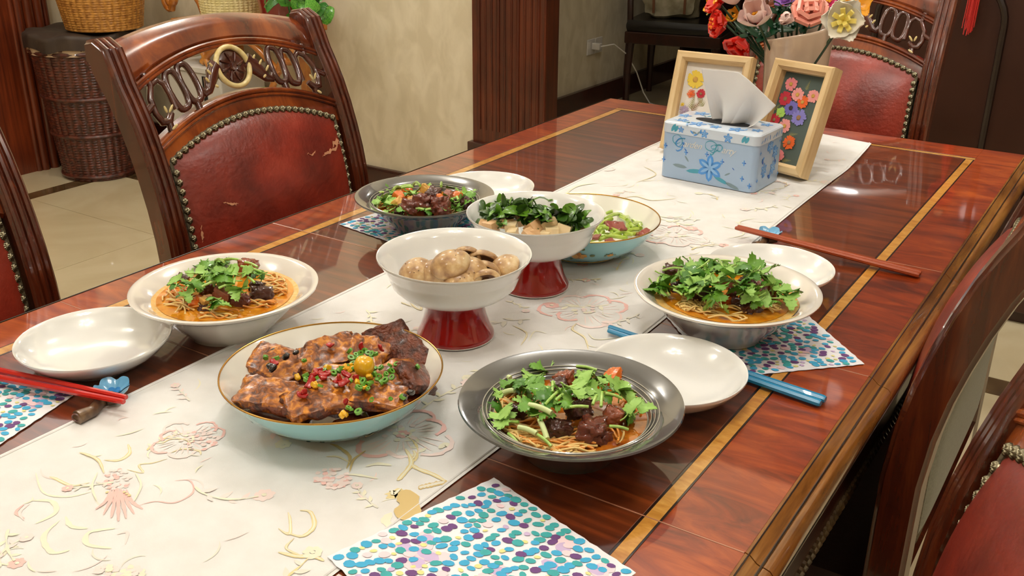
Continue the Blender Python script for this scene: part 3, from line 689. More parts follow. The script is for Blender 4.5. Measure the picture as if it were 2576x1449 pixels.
white_dish('empty white dish on the right, its rim hiding the middle of the blue chopsticks', -.364, .850, .7602)
white_dish('empty white dish on the right, half hidden behind the coriander noodle bowl', -.377, 1.185, .7602)
white_dish('empty white dish behind the far grey bowl', -.881, 1.267, .7602)
cam_a = math.atan2(-.63, .62)
turq_dish('turquoise dish with gold rim holding the brown braised meat slices', *s1, [(-1.9, .014, 1), (-.35, .013, .9)])
turq_dish('turquoise dish with gold rim and orange flower decal holding the celery sticks', *s2, [(math.radians(-64), .026, 1.15), (math.radians(-36), .024, .5)])
stem_bowl('footed white bowl on a red pedestal holding the mushrooms', *f1)
stem_bowl('footed white bowl on a red pedestal holding tofu cubes and dark greens', *f2)

# ================================================================== FOOD
BROTH = mat('amber_broth', c(204, 118, 16), .06, coat=1, col2=c(234, 160, 40), scale=70, detail=5, col3=c(240, 184, 72))
BROTHD = mat('dark_broth', c(140, 62, 14), .06, coat=1, col2=c(206, 120, 30), scale=55, detail=5, col3=c(222, 150, 60))
STAIN = mat('orange_oil_film', c(236, 176, 84), .2, coat=1, col2=c(232, 196, 130), scale=220, detail=4)
SAUCE = mat('dark_soy_sauce', c(60, 24, 10), .06, coat=1, col2=c(96, 40, 14), scale=60)
NOOD = mat('noodle', c(232, 196, 122), .3, coat=.4, sss=.15, sssr=.004)
NOODO = mat('noodle_orange', c(228, 150, 62), .3, coat=.5, sss=.1, sssr=.004)
BEEF = mat('braised_beef', c(66, 26, 20), .28, coat=.9, col2=c(120, 52, 32), scale=110, detail=6, bump=.8, bscale=330, coatrough=.12)
BEEFR = mat('glazed_red_beef', c(124, 40, 16), .22, coat=1, col2=c(172, 76, 36), scale=90, detail=6, bump=.8, bscale=260, coatrough=.08)
TEND = mat('amber_tendon', c(118, 44, 12), .14, coat=1, col2=c(166, 78, 28), scale=60, detail=5, bump=.3, bscale=150)
PINKM = mat('pinkish_meat', c(170, 84, 56), .22, coat=.8, col2=c(208, 130, 96), scale=120, bump=.5, bscale=260)
CARR = mat('carrot', c(206, 92, 20), .25, coat=.6, col2=c(226, 120, 36), scale=80)
POTA = mat('potato', c(226, 160, 62), .3, coat=.5, col2=c(238, 190, 100), scale=90, bump=.3, bscale=200)
CILA = mat('coriander_leaf', c(70, 124, 24), .5, coat=.12, col2=c(116, 170, 48), scale=110, sss=.05, sssr=.002)
CILB = mat('coriander_leaf_pale', c(132, 180, 74), .55, coat=.1, col2=c(164, 204, 106), scale=110)
CILD = mat('coriander_leaf_deep', c(44, 98, 16), .45, coat=.2, col2=c(80, 138, 28), scale=110)
STEM = mat('coriander_stem', c(142, 190, 74), .35, coat=.4, col2=c(176, 210, 110), scale=200)
STEMW = mat('pale_stem', c(206, 222, 158), .35, coat=.4)
MUSH = mat('mushroom_cap', c(128, 82, 40), .3, coat=.5, col2=c(196, 158, 106), scale=1.6, detail=6, ramp=(.30, .55), col3=c(216, 190, 144), coatrough=.15, bump=.2, bscale=150)
GILL = mat('mushroom_gills', c(70, 42, 26), .5, coat=.3, col2=c(112, 74, 46), scale=150)
TOFU = mat('tofu', c(232, 204, 154), .45, coat=.3, col2=c(240, 218, 174), scale=60, bump=.3, bscale=200, sss=.1, sssr=.004)
TOFUS = mat('tofu_soy_stained', c(160, 92, 44), .35, coat=.6, col2=c(232, 196, 144), scale=110, detail=5, ramp=(.38, .55))
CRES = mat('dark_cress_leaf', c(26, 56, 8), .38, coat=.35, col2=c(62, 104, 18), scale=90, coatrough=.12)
CRESL = mat('lighter_cress_leaf', c(66, 118, 20), .36, coat=.4, col2=c(112, 160, 40), scale=90, coatrough=.12)  # lighter green, mixed at random among the dark cress leaves
CELE = mat('celery_green', c(140, 172, 42), .3, coat=.6, col2=c(178, 204, 78), scale=70, coatrough=.15)
HAM = mat('cured_meat', c(122, 50, 46), .3, coat=.6, col2=c(176, 96, 84), scale=90)
PORK = mat('braised_pork', c(70, 28, 4), .3, coat=.5, col2=c(158, 86, 14), scale=110, detail=8, ramp=(.34, .56), col3=c(210, 134, 36), bump=.6, bscale=200, coatrough=.22, distort=1.2, spec=.4)
PORKD = mat('pork_rind', c(56, 20, 8), .4, coat=.3, col2=c(120, 54, 22), scale=120, detail=6, bump=1, bscale=330, coatrough=.2)
CHILI = mat('red_chili', c(166, 10, 4), .35, coat=.3); YELO = mat('yellow_chili', c(232, 176, 24), .25, coat=.7)
SCAL = mat('scallion', c(60, 128, 28), .35, coat=.5, col2=c(120, 178, 60), scale=160); BEAN = mat('black_bean', c(22, 14, 14), .25, coat=.8)
frr = random.Random(21)
def zup(b, kind='g'): return b[2] + {'g': .0335, 'w': .0385, 's': .030}[kind]
def disc(name, b, z, r, m, label, cat='broth', wob=.02):
    mm = M(); n = 72
    def fn(u, v): a = 2 * PI * u; rr = r * v * (1 + wob * mnoise.noise(Vector((math.cos(a) * 2, math.sin(a) * 2, b[0] * 9)))); return (rr * math.cos(a), rr * math.sin(a), .0006 * mnoise.noise(Vector((rr * math.cos(a) * 60, rr * math.sin(a) * 60, b[1]))))
    mm.grid(n, 14, fn, closeu=True)
    o = link(name, mesh(name, mm, m, 80), None, (b[0], b[1], z)); return tag(o, label, cat)
def on_mound(b, z0, h, R_, u, v, dz=0):      # where the mound of food in bowl b is met at the photograph's (u, v)
    z = z0
    for _ in range(12):
        p = at(u, v, z); r2 = ((p.x - b[0]) ** 2 + (p.y - b[1]) ** 2) / R_ ** 2; z = .5 * z + .5 * (z0 + h * max(0, 1 - r2) + dz)
    p = at(u, v, z); r = math.hypot(p.x - b[0], p.y - b[1])
    if r > R_ * 1.06: k = R_ * 1.06 / r; p.x = b[0] + (p.x - b[0]) * k; p.y = b[1] + (p.y - b[1]) * k
    return p
def item(name, me, p, label, cat, group, rot, s=1):
    o = link(name, me, None, p, rot, s); return tag(o, label, cat, group)
LEAF = [(0, 0), (.10, .10), (.30, .06), (.38, .16), (.50, .18), (.46, .28), (.56, .36), (.44, .40), (.46, .52), (.34, .50), (.24, .46), (.27, .60), (.36, .68), (.26, .72), (.28, .84), (.17, .82), (.13, .94), (.05, .88), (0, .98)]
def leaf_mesh(name, mats, seed, bend=.5, curl=.35, out=LEAF, stem=True, W=1):
    r = random.Random(seed); m = M(); V = []; k = len(out)
    for x, y in out:
        x *= W * r.uniform(.9, 1.1); 
        for t in (-1, -.5, 0, .5, 1):
            xx = x * t; V.append((xx, y - .06 * abs(t) * (x > .3), bend * (y - .4) ** 2 * (-1) + curl * xx * xx * (1 if seed % 2 else -1) + .05 * math.sin(9 * xx + seed) * abs(t)))
    F = [(i * 5 + j, i * 5 + j + 1, (i + 1) * 5 + j + 1, (i + 1) * 5 + j) for i in range(k - 1) for j in range(4)]
    m.add(V, F, 0); m.add([(a, b, q - .02) for a, b, q in V], [f[::-1] for f in F], 0)
    if stem: m.tube([(0, .25, -.02), (0, 0, -.09), (.05 * (seed % 3 - 1), -.2, -.12), (.12 * (seed % 3 - 1), -.42, -.08)], [.018, .03, .036, .04], 6, 1)
    return mesh(name, m, mats, 70)
CL = [leaf_mesh('coriander_sprig', [a, STEM], i + 1, b, q) for i, (a, b, q) in enumerate(((CILA, .5, .5), (CILA, .9, .9), (CILB, .3, .3), (CILD, .7, 1.0), (CILB, .6, .8), (CILA, .2, 1.3)))]
def rleaf(p, label, grp, s=.02, idx=None, tilt=.5, face=None):
    i = frr.randrange(6) if idx is None else idx
    o = item('coriander_sprig', CL[i], p, {0: 'mid green ', 1: 'curled mid green ', 2: 'pale flat ', 3: 'deep green ', 4: 'pale curled ', 5: 'folded green '}[i] + label, 'herb', grp, (frr.gauss(0, tilt), frr.gauss(0, tilt), frr.uniform(0, 6.28) if face is None else face), s * frr.uniform(.85, 1.15))
def stick_at(name, p, q, rad, m, label, cat, group, bow=.06, n=8, hollow=False, taper=1):
    d = q - p; L = d.length; mm = M(); pts = [Vector((L * t, 0, L * bow * math.sin(PI * t))) for t in (0, .25, .5, .75, 1)]
    mm.tube(pts, [rad * taper, rad * (1 + taper) / 2, rad, rad, rad], n); rz_ = math.atan2(d.y, d.x); ry = -math.atan2(d.z, math.hypot(d.x, d.y))
    return item(name, mesh(name, mm, m, 50), p, label, cat, group, (0, ry, rz_))
def crop(ox, oy, sc): return lambda x, y: (ox + x / sc, oy + y / sc)
CH = {}
def chunk_me(kind, i):
    k = (kind, i)
    if k not in CH:
        m, amp, rn_, fq = {'beef': (BEEF, .34, .25, 90), 'red': (BEEFR, .42, .35, 80), 'tendon': (TEND, .25, .35, 60), 'pinkm': (PINKM, .2, .4, 80), 'carrot': (CARR, .12, .5, 50), 'potato': (POTA, .14, .35, 60)}[kind]
        CH[k] = mesh(kind + '_chunk', M().chunk(1, .8, .7, rn_, amp, 2.1, i + len(kind), 12), m, 70)
    return CH[k]
CN = {'beef': ('braised_beef_chunk', 'meat'), 'red': ('braised_beef_chunk', 'meat'), 'tendon': ('tendon_piece', 'meat'), 'pinkm': ('braised_beef_chunk', 'meat'), 'carrot': ('carrot_piece', 'carrot'), 'potato': ('potato_piece', 'potato')}
def chunks(b, kz, h, R_, Cc, lst, where, szk=1):
    for (x, y, kind, s, *rest) in lst:
        u, v = Cc(x, y); p = on_mound(b, zup(b, kz), h, R_, u, v, rest[0] if rest else 0)
        nm, cat = CN[kind]; sz = s / 2576 * .95 * szk
        adj = {'beef': 'dark brown', 'red': 'glossy red-brown', 'tendon': 'amber translucent', 'pinkm': 'pinkish brown', 'carrot': 'orange', 'potato': 'yellow'}[kind]
        noun = {'meat': 'piece of braised beef', 'carrot': 'piece of carrot', 'potato': 'piece of potato'}[cat] if kind != 'tendon' else 'piece of beef tendon'
        item(nm, chunk_me(kind, frr.randrange(4)), p, adj + ' ' + noun + ' in the ' + where, cat, (noun.replace('piece', 'pieces') + ' in the ' + where), (frr.gauss(0, .3), frr.gauss(0, .3), frr.uniform(0, 3)), sz)
def noodles(b, z, spots, label, mats, loops=()):
    m = M()
    for (u, v, ang, L, n) in spots:
        p0 = at(u, v, z)
        for k in range(n):
            a = ang + frr.gauss(0, .16); off = frr.gauss(0, .0075); q = Vector((p0.x - b[0], p0.y - b[1], 0)) + Vector((-math.sin(ang), math.cos(ang), 0)) * off
            cu = frr.gauss(0, 14); pts = []
            a -= 0; st = q - Vector((math.cos(a), math.sin(a), 0)) * L / 2; zz = frr.uniform(0, .004)
            for j in range(12):
                rr_ = math.hypot(st.x, st.y)
                if rr_ > .069: st = st * (.069 / rr_)
                pts.append((st.x, st.y, zz + .0018 * math.sin(j * .8 + k))); a += cu * L / 12 + frr.gauss(0, .12); st = st + Vector((math.cos(a), math.sin(a), 0)) * L / 12
            m.tube(pts, .00115, 6, 0 if frr.random() < .6 or len(mats) == 1 else 1)
    o = link('noodles', mesh('noodles', m, mats, 70), None, (b[0], b[1], z - .0012)); tag(o, label, 'noodles', kind='stuff')

# --- front grey bowl
C1 = crop(1120, 850, 3.788); wh = 'front grey bowl'
disc('beef_broth', g1, g1[2] + .0355, .0705, BROTHD, 'dark amber beef broth in the front grey bowl')
noodles(g1, g1[2] + .037, [(1300, 1080, .2, .055, 26), (1330, 1105, .5, .05, 24), (1390, 1120, .6, .06, 26), (1440, 1130, .6, .05, 16), (1262, 1030, -.6, .04, 14), (1250, 1000, 1.2, .03, 8), (1580, 1100, 1.6, .03, 3), (1600, 1010, 1.8, .03, 5), (1300, 975, .7, .04, 10)], 'thin wheat noodles in the front grey bowl', [NOOD, NOODO])
chunks(g1, 'g', .010, .074, C1, [(690, 690, 'beef', 21, .006), (1270, 680, 'beef', 30, .008), (1090, 870, 'beef', 28, .004), (1400, 880, 'red', 38, .004), (1610, 740, 'tendon', 30, .004), (1130, 390, 'tendon', 26, .006), (1090, 460, 'beef', 24, .004), (1600, 390, 'carrot', 32, .006), (1700, 500, 'beef', 18), (1480, 960, 'red', 26, -.002), (1250, 560, 'red', 22, .004)], wh)
lab = 'coriander sprig scattered over the front grey bowl of noodles'; grp = 'coriander on the front grey bowl'
for x, y, i, s in ((900, 310, 2, .022), (860, 400, 4, .022), (960, 360, 0, .018), (800, 520, 1, .022), (760, 480, 3, .02), (900, 520, 0, .02), (1080, 540, 2, .022), (1180, 530, 4, .022), (1290, 510, 2, .024), (1400, 520, 2, .024), (1500, 500, 4, .022), (1600, 560, 4, .024), (1680, 590, 2, .022),
                   (1430, 390, 1, .018), (1250, 370, 2, .018), (1560, 430, 3, .022), (1380, 400, 0, .016), (790, 660, 1, .02), (850, 680, 0, .02), (950, 640, 0, .022), (1040, 640, 3, .018), (1120, 650, 1, .016), (500, 760, 2, .034), (560, 780, 2, .026), (1780, 720, 4, .024), (1720, 800, 2, .022), (1830, 750, 4, .018), (1000, 590, 1, .018), (620, 540, 3, .018), (560, 560, 0, .018), (1330, 440, 4, .016), (880, 780, 1, .016)):
    p = on_mound(g1, zup(g1), .026, .075, *C1(x, y)); p.z += frr.uniform(.002, .006) + .004; rleaf(p, lab, grp, s * 1.0, i, .35); p.z -= .004; p.x += frr.uniform(-.005, .005); p.y += frr.uniform(-.005, .005); rleaf(p, lab, grp, s * .8, None, .5)
for a, b_, w_ in (((1110, 590), (950, 740), 1), ((1130, 775), (1360, 760), 1), ((600, 950), (690, 1040), 1), ((880, 960), (1010, 1070), 1), ((700, 890), (870, 950), 2), ((900, 820), (970, 1000), 2), ((800, 740), (1010, 820), 2), ((1560, 880), (1740, 910), 1), ((1320, 330), (1410, 265), 1), ((1520, 630), (1680, 680), 1), ((1490, 620), (1480, 760), 1), ((400, 610), (650, 520), 1), ((560, 620), (660, 600), 2), ((1250, 350), (1440, 400), 1), ((930, 560), (1010, 620), 1), ((1020, 520), (1020, 620), 1), ((1440, 650), (1400, 740), 1), ((1140, 590), (1250, 560), 1), ((480, 860), (700, 840), 1), ((500, 420), (620, 480), 2), ((1050, 700), (1120, 640), 1), ((390, 590), (520, 430), 1)):
    low = b_[1] > 850 or a[0] < 500; P = on_mound(g1, zup(g1), .024, .076, *C1(*a)); Q = on_mound(g1, zup(g1), .024, .076, *C1(*b_)); up_ = .004 if low else .011; P.z += up_; Q.z += up_
    stick_at('scallion_piece' if w_ == 2 else 'cut_coriander', P, Q, .0026 if w_ == 2 else .0015, STEMW if w_ == 2 else STEM, ('thick pale stem piece' if w_ == 2 else 'thin green stem piece') + ' on the front grey bowl of noodles', 'herb', 'cut stems on the front grey bowl')
# --- left white bowl
C2 = crop(0, 400, 2.862); wh = 'left white bowl'
disc('orange_oil_film', w1, w1[2] + .0444, .0832, STAIN, 'film of orange oil around the well of the left white bowl', 'broth', .05)
disc('noodle_broth', w1, w1[2] + .0450, .0765, BROTH, 'orange noodle broth in the left white bowl')
w1z = w1[2] + .0462
noodles(w1, w1z, [(705, 705, .5, .04, 14), (690, 720, .9, .04, 14), (720, 700, 2.0, .03, 10), (430, 715, .9, .03, 6), (470, 765, .2, .05, 12), (660, 765, .6, .04, 10), (705, 735, .3, .025, 8), (420, 745, -.4, .04, 6), (560, 790, .6, .05, 7)], 'thin wheat noodles in the left white bowl', [NOOD, NOODO])
chunks(w1, 'w', .014, .075, C2, [(1785, 770, 'tendon', 34, .014), (1310, 870, 'beef', 20, .006), (1330, 965, 'carrot', 22, .002), (1240, 970, 'carrot', 20), (1500, 930, 'red', 24, .004), (1610, 970, 'pinkm', 30, .002), (1740, 1020, 'red', 28, .0), (1890, 975, 'beef', 32, .004), (1440, 1010, 'carrot', 16, .002), (1470, 1020, 'potato', 14, .004), (1390, 1040, 'carrot', 15, .002), (1945, 860, 'red', 16), (1480, 1085, 'beef', 20, -.003), (1620, 910, 'pinkm', 22, .004), (1850, 920, 'beef', 22, .002), (1410, 950, 'potato', 20, .002), (1700, 800, 'beef', 20, .006)], wh, 1.0)
lab = 'coriander sprig on the noodles in the left white bowl'; grp = 'coriander on the left white bowl'
for x, y, i, s in ((1480, 745, 2, .026), (1460, 790, 0, .022), (1540, 770, 0, .022), (1610, 770, 2, .02), (1620, 850, 4, .024), (1560, 840, 0, .02), (1660, 860, 2, .02), (1720, 870, 4, .022), (1580, 870, 1, .018), (1400, 850, 4, .02), (1440, 830, 0, .02), (1440, 900, 1, .02), (1350, 940, 3, .02), (1330, 985, 4, .018), (1270, 930, 2, .02), (1760, 970, 4, .024), (1720, 990, 2, .018), (1880, 850, 3, .018), (1850, 870, 0, .014), (1590, 1080, 3, .02), (1560, 1050, 1, .016), (1500, 880, 1, .018), (1690, 910, 0, .02), (1340, 830, 2, .014), (1520, 720, 4, .016), (1640, 790, 0, .018)):
    p = on_mound(w1, w1z - .002, .030, .078, *C2(x, y)); p.z += frr.uniform(.002, .006) + .004; rleaf(p, lab, grp, s * 1.0, i, .35); p.z -= .004; p.x += frr.uniform(-.005, .005); p.y += frr.uniform(-.005, .005); rleaf(p, lab, grp, s * .8, None, .5)
for a, b_ in (((1600, 750), (1750, 790)), ((1770, 800), (1860, 835)), ((1460, 980), (1600, 930)), ((1580, 990), (1680, 960)), ((1790, 910), (1840, 950)), ((1550, 780), (1620, 800)), ((1740, 830), (1900, 880)), ((1700, 900), (1690, 960)), ((1480, 900), (1560, 880)), ((1740, 740), (1640, 770))):
    P = on_mound(w1, w1z, .022, .078, *C2(*a)); Q = on_mound(w1, w1z, .022, .078, *C2(*b_)); P.z += .010; Q.z += .010
    stick_at('cut_coriander', P, Q, .0015, STEM, 'green coriander stem on the left white bowl of noodles', 'herb', 'coriander stems on the left white bowl')
# --- right white bowl
C3 = crop(1580, 620, 4.770); wh = 'right white bowl'
disc('orange_oil_film', w2, w2[2] + .0444, .0830, STAIN, 'film of orange oil around the well of the right white bowl', 'broth', .08)
disc('noodle_broth', w2, w2[2] + .0450, .0740, BROTH, 'orange noodle broth in the right white bowl')
w2z = w2[2] + .0462
noodles(w2, w2z, [(1758, 765, .3, .04, 26), (1740, 770, 1.0, .03, 14), (1775, 768, 2.2, .03, 14), (1935, 770, .4, .03, 10), (1920, 775, .6, .03, 10), (1830, 785, .5, .05, 8)], 'thin wheat noodles in the right white bowl', [NOOD])
chunks(w2, 'w', .014, .075, C3, [(490, 300, 'beef', 30, .012), (640, 350, 'beef', 26, .006), (640, 500, 'beef', 30, .002), (880, 580, 'beef', 28, .004), (1420, 710, 'beef', 34, .002), (1700, 560, 'tendon', 32, .004), (1560, 350, 'carrot', 24, .006), (1870, 540, 'red', 20), (1180, 450, 'pinkm', 24, .008), (1180, 640, 'carrot', 20, -.002), (1250, 590, 'red', 20, .002), (1590, 470, 'red', 20, .004), (1420, 420, 'beef', 24, .006), (760, 430, 'beef', 24, .006), (1480, 290, 'carrot', 10, .010)], wh)
lab = 'coriander sprig heaped on the right white bowl of noodles'; grp = 'coriander on the right white bowl'
for x, y, i, s in ((1080, 190, 3, .028), (1120, 230, 3, .024), (850, 210, 1, .024), (790, 230, 3, .022), (690, 280, 4, .026), (720, 320, 0, .022), (870, 330, 3, .03), (940, 260, 0, .022), (1310, 220, 4, .028), (1350, 190, 1, .02), (880, 470, 2, .03), (830, 520, 2, .024), (770, 590, 2, .028), (1080, 440, 2, .028), (1000, 400, 4, .026), (1400, 320, 0, .026), (1460, 370, 1, .026), (1500, 390, 3, .022), (1600, 400, 2, .026), (1740, 420, 0, .026), (1650, 440, 4, .022), (1870, 620, 0, .03), (1920, 650, 4, .022), (1720, 690, 2, .024),
                   (400, 400, 1, .02), (380, 490, 3, .028), (410, 560, 0, .026), (570, 540, 0, .028), (480, 590, 3, .02), (620, 570, 1, .022), (1000, 600, 3, .022), (1070, 680, 1, .02), (1110, 770, 0, .02), (1340, 550, 4, .022), (1430, 480, 3, .022), (1540, 600, 2, .026), (1560, 660, 4, .02), (500, 350, 0, .024), (600, 420, 1, .024), (1280, 440, 4, .022), (1250, 330, 3, .022), (980, 330, 1, .024), (1200, 300, 1, .022), (560, 330, 4, .02), (1420, 590, 3, .022), (1090, 520, 0, .022)):
    p = on_mound(w2, w2z - .002, .032, .078, *C3(x, y)); p.z += frr.uniform(.003, .008) + .004; rleaf(p, lab, grp, s * 1.0, i, .45); p.z -= .004; p.x += frr.uniform(-.005, .005); p.y += frr.uniform(-.005, .005); rleaf(p, lab, grp, s * .8, None, .5)
for a, b_ in (((380, 380), (700, 390)), ((1000, 230), (1130, 360)), ((1180, 380), (1360, 320)), ((970, 430), (1010, 560)), ((540, 630), (640, 690)), ((650, 390), (760, 440)), ((340, 560), (360, 480)), ((1080, 270), (1230, 270)), ((1300, 380), (1400, 440))):
    P = on_mound(w2, w2z, .026, .078, *C3(*a)); Q = on_mound(w2, w2z, .026, .078, *C3(*b_)); P.z += .011; Q.z += .011
    stick_at('cut_coriander', P, Q, .0013, STEM, 'thin coriander stem on the right white bowl of noodles', 'herb', 'coriander stems on the right white bowl')
# --- far grey bowl
C4 = crop(880, 430, 6.779); wh = 'far grey bowl'
disc('beef_broth', g2, g2[2] + .0355, .0705, BROTH, 'amber broth in the far grey bowl')
noodles(g2, g2[2] + .037, [(960, 520, .6, .04, 10), (1010, 540, .5, .04, 8), (1150, 540, .6, .03, 8)], 'thin wheat noodles in the far grey bowl', [NOOD, NOODO])
chunks(g2, 'g', .020, .074, C4, [(1090, 640, 'red', 40, .004), (1240, 530, 'red', 42, .006), (1420, 400, 'beef', 30, .012), (1490, 560, 'red', 36, .008), (1560, 660, 'red', 42, .004), (850, 450, 'carrot', 28, .006), (800, 570, 'potato', 30, .002), (980, 340, 'carrot', 22, .004), (800, 370, 'potato', 28, .0), (1300, 320, 'potato', 26, .004), (1820, 450, 'carrot', 26, .004), (1930, 560, 'beef', 30, .004), (1670, 430, 'tendon', 22, .006), (850, 710, 'beef', 22), (1990, 400, 'carrot', 24), (500, 530, 'potato', 22), (1530, 440, 'carrot', 14, .016), (960, 600, 'beef', 24, .0), (1320, 470, 'red', 26, .01), (1200, 320, 'carrot', 18, .0), (1380, 660, 'beef', 24, .0), (1760, 560, 'beef', 22)], wh, 1.02)
lab = 'coriander sprig on the far grey bowl'; grp = 'coriander on the far grey bowl'
for x, y, i, s in ((540, 330, 2, .024), (570, 300, 0, .018), (640, 420, 0, .024), (600, 430, 0, .02), (600, 560, 4, .022), (560, 600, 2, .02), (650, 640, 4, .024), (700, 670, 2, .02), (470, 650, 4, .018), (1130, 420, 4, .018), (1000, 420, 0, .018), (1010, 460, 3, .014), (1750, 520, 4, .024), (1780, 600, 4, .024), (1840, 640, 2, .022), (1520, 300, 4, .022), (1700, 330, 0, .018), (1790, 340, 2, .02), (1940, 430, 4, .024), (2150, 490, 2, .022), (2200, 420, 2, .024), (2080, 540, 0, .02), (960, 740, 0, .018), (1040, 760, 2, .016), (1260, 680, 3, .02), (700, 720, 2, .018), (1900, 690, 0, .02), (1750, 710, 2, .02), (1440, 290, 3, .014), (1600, 750, 4, .016)):
    p = on_mound(g2, zup(g2), .022, .075, *C4(x, y)); p.z += frr.uniform(.002, .005) + .004; rleaf(p, lab, grp, s * 1.0, i, .35); p.z -= .004; p.x += frr.uniform(-.005, .005); p.y += frr.uniform(-.005, .005); rleaf(p, lab, grp, s * .8, None, .5)
for a, b_ in (((1300, 660), (1460, 510)), ((1560, 360), (1660, 250)), ((1130, 740), (1270, 765)), ((740, 420), (860, 380)), ((1080, 340), (1120, 260)), ((780, 330), (1000, 290)), ((1830, 540), (1850, 600)), ((1290, 770), (1400, 750)), ((890, 390), (1080, 370)), ((500, 470), (580, 460)), ((1050, 300), (1200, 350))):
    P = on_mound(g2, zup(g2), .024, .076, *C4(*a)); Q = on_mound(g2, zup(g2), .024, .076, *C4(*b_)); P.z += .009; Q.z += .009
    stick_at('cut_coriander', P, Q, .0020, STEM, 'green stem piece on the far grey bowl', 'herb', 'cut stems on the far grey bowl')
# --- mushrooms
def mush_me(i):
    r = random.Random(i); m = M(); n = 26
    def fn(p, a): k = 1 + .06 * math.sin(a * 2 + i) + .05 * mnoise.noise(Vector((p[0] * 2, p[1] * 2, i + p[2]))); return (p[0] * k, p[1] * k * .92, p[2])
    m.lathe([(.001, .62), (.25, .60), (.5, .52), (.75, .36), (.92, .14), (.98, -.06), (.93, -.24), (.80, -.30), (.72, -.24)], n, 0, fn=fn)
    gm = M().lathe([(.80, -.29), (.72, -.24), (.62, -.08), (.4, .02), (.26, .0), (.24, -.2), (.0, -.2)], n, 1, fn=lambda p, a: tuple(Vector(fn(p, a)) + Vector((0, 0, .03 * math.sin(a * 26) * (math.hypot(p[0], p[1]) > .3)))))
    m.v, o = m.v + gm.v, len(m.v); m.f += [tuple(q + o for q in f) for f in gm.f]; m.m += gm.m
    for k in range(3): a = r.uniform(0, 6.28); m.chunk(.035, .03, .02, .9, 0, 1, 0, 2, 1, T=TR(.5 * math.cos(a), .5 * math.sin(a), .51))
    return mesh('mushroom', m, [MUSH, GILL], 60)
MM = [mush_me(i) for i in range(4)]
vdir = math.atan2(-.84, .54)      # towards the viewer on plan
mpos = [(1046, 683, .0205, (.5, -.2), 'gilled cap at the left end of the pile'), (1100, 686, .0195, (.75, .25), 'pale cap second from the left at the front'), (1132, 664, .0230, (.35, -.35), 'large pale cap on top of the pile'), (1172, 650, .018, (-1.45, .3), 'brown cap tipped up behind the large one'),
        (1180, 683, .0215, (.55, .1), 'pale cap right of the middle'), (1217, 664, .0205, (-1.5, .2), 'cap showing dark gills behind on the right'), (1222, 685, .0175, (-1.3, .5), 'cap standing on edge with its gills outward'), (1267, 674, .0205, (.3, -.7), 'pale cap at the right end of the pile'),
        (1158, 704, .019, (.3, .0), 'low brown cap at the front edge'), (1222, 703, .0165, (-1.2, -.3), 'dark-edged cap low at the right front')]
for k, (u, v, s, (rx, ry), d) in enumerate(mpos):
    b = f1; z0 = f1[2] + .070; z = z0 + .004 + (.016 if k in (2,) else .006 if k in (4, 3) else 0)
    p = at(u, v, z + .004)
    item('mushroom', MM[k % 4], p, 'roasted button mushroom, ' + d, 'mushroom', 'button mushrooms in the footed bowl', Euler((rx, ry, vdir + PI / 2)), s * 1.0)
# --- tofu and greens
tl = [(1235, 571, 17, 1), (1222, 566, 14, 1), (1287, 574, 15, 0), (1276, 562, 14, 1), (1309, 546, 20, 1), (1342, 574, 18, 1), (1352, 560, 14, 1), (1380, 566, 21, 0), (1388, 586, 17, 0), (1418, 580, 18, 0), (1470, 575, 12, 1), (1330, 592, 15, 1), (1290, 588, 13, 0), (1371, 594, 14, 0), (1350, 590, 14, 1)]
TM = [mesh('tofu_cube', M().chunk(1, 1, .9, .10, .07, 1.5, i, 8), m_, 60) for i, m_ in enumerate((TOFU, TOFU, TOFUS, TOFUS))]
for k, (u, v, s, st) in enumerate(tl):
    p = on_mound(f2, f2[2] + .088, .012, .075, u, v)
    item('tofu_cube', TM[(k % 2) + 2 * st], p, ('soy-stained' if st else 'plain cream') + ' tofu cube in the footed bowl with greens', 'tofu', 'tofu cubes in the footed bowl', (frr.gauss(0, .25), frr.gauss(0, .25), frr.uniform(0, 1.5)), s / 2576 * 1.22)
OV = [(0, 0), (.16, .06), (.34, .2), (.40, .4), (.41, .6), (.32, .78), (.16, .92), (0, .97)]
GL = [leaf_mesh('cress_leaf', [a, CRES], i + 1, b, q, OV, True, w_) for i, (a, b, q, w_) in enumerate(((CRES, .6, .8, 1), (CRES, 1.1, -.6, .8), (CRESL, .5, .9, .9), (CRES, .9, 1.4, 1.1), (CRESL, .9, 1.2, .7), (CRES, .3, 2, .6)))]
g_in = random.Random(9); lab = 'wilted watercress leaf above the tofu cubes'; grp = 'watercress leaves in the footed bowl'
for k in range(185):
    t = g_in.random(); u = 1212 + 250 * t; top_ = 500 + 40 * abs(t - .35) ** 1.1 + 22 * t; v = top_ + (g_in.random() ** 1.2) * (34 - 4 * t)
    if k < 14: v = 556 + g_in.uniform(-6, 16) if k % 2 else v; u = g_in.choice((1220, 1262, 1310, 1345, 1440, 1455, 1452)) + g_in.uniform(-8, 8) if k % 2 else u
    p = on_mound(f2, f2[2] + .086, .034, .070, u, v)
    gi = g_in.randrange(6); item('cress_leaf', GL[gi], p, ('lighter green ' if gi in (2, 4) else 'dark green ') + lab, 'greens', grp, (g_in.gauss(0, .7), g_in.gauss(0, .7), g_in.uniform(0, 6.28)), g_in.uniform(.014, .024))
for a, b_ in (((1388, 499), (1412, 490)), ((1282, 520), (1274, 500)), ((1318, 560), (1360, 530)), ((1240, 530), (1290, 515)), ((1400, 540), (1440, 560)), ((1330, 520), (1380, 515))):
    P = on_mound(f2, f2[2] + .086, .030, .074, *a); Q = on_mound(f2, f2[2] + .086, .030, .074, *b_); P.z += .004; Q.z += .006
    stick_at('cress_sprig', P, Q, .0011, CRESL, 'thin watercress stem over the tofu', 'greens', 'watercress stems in the footed bowl')
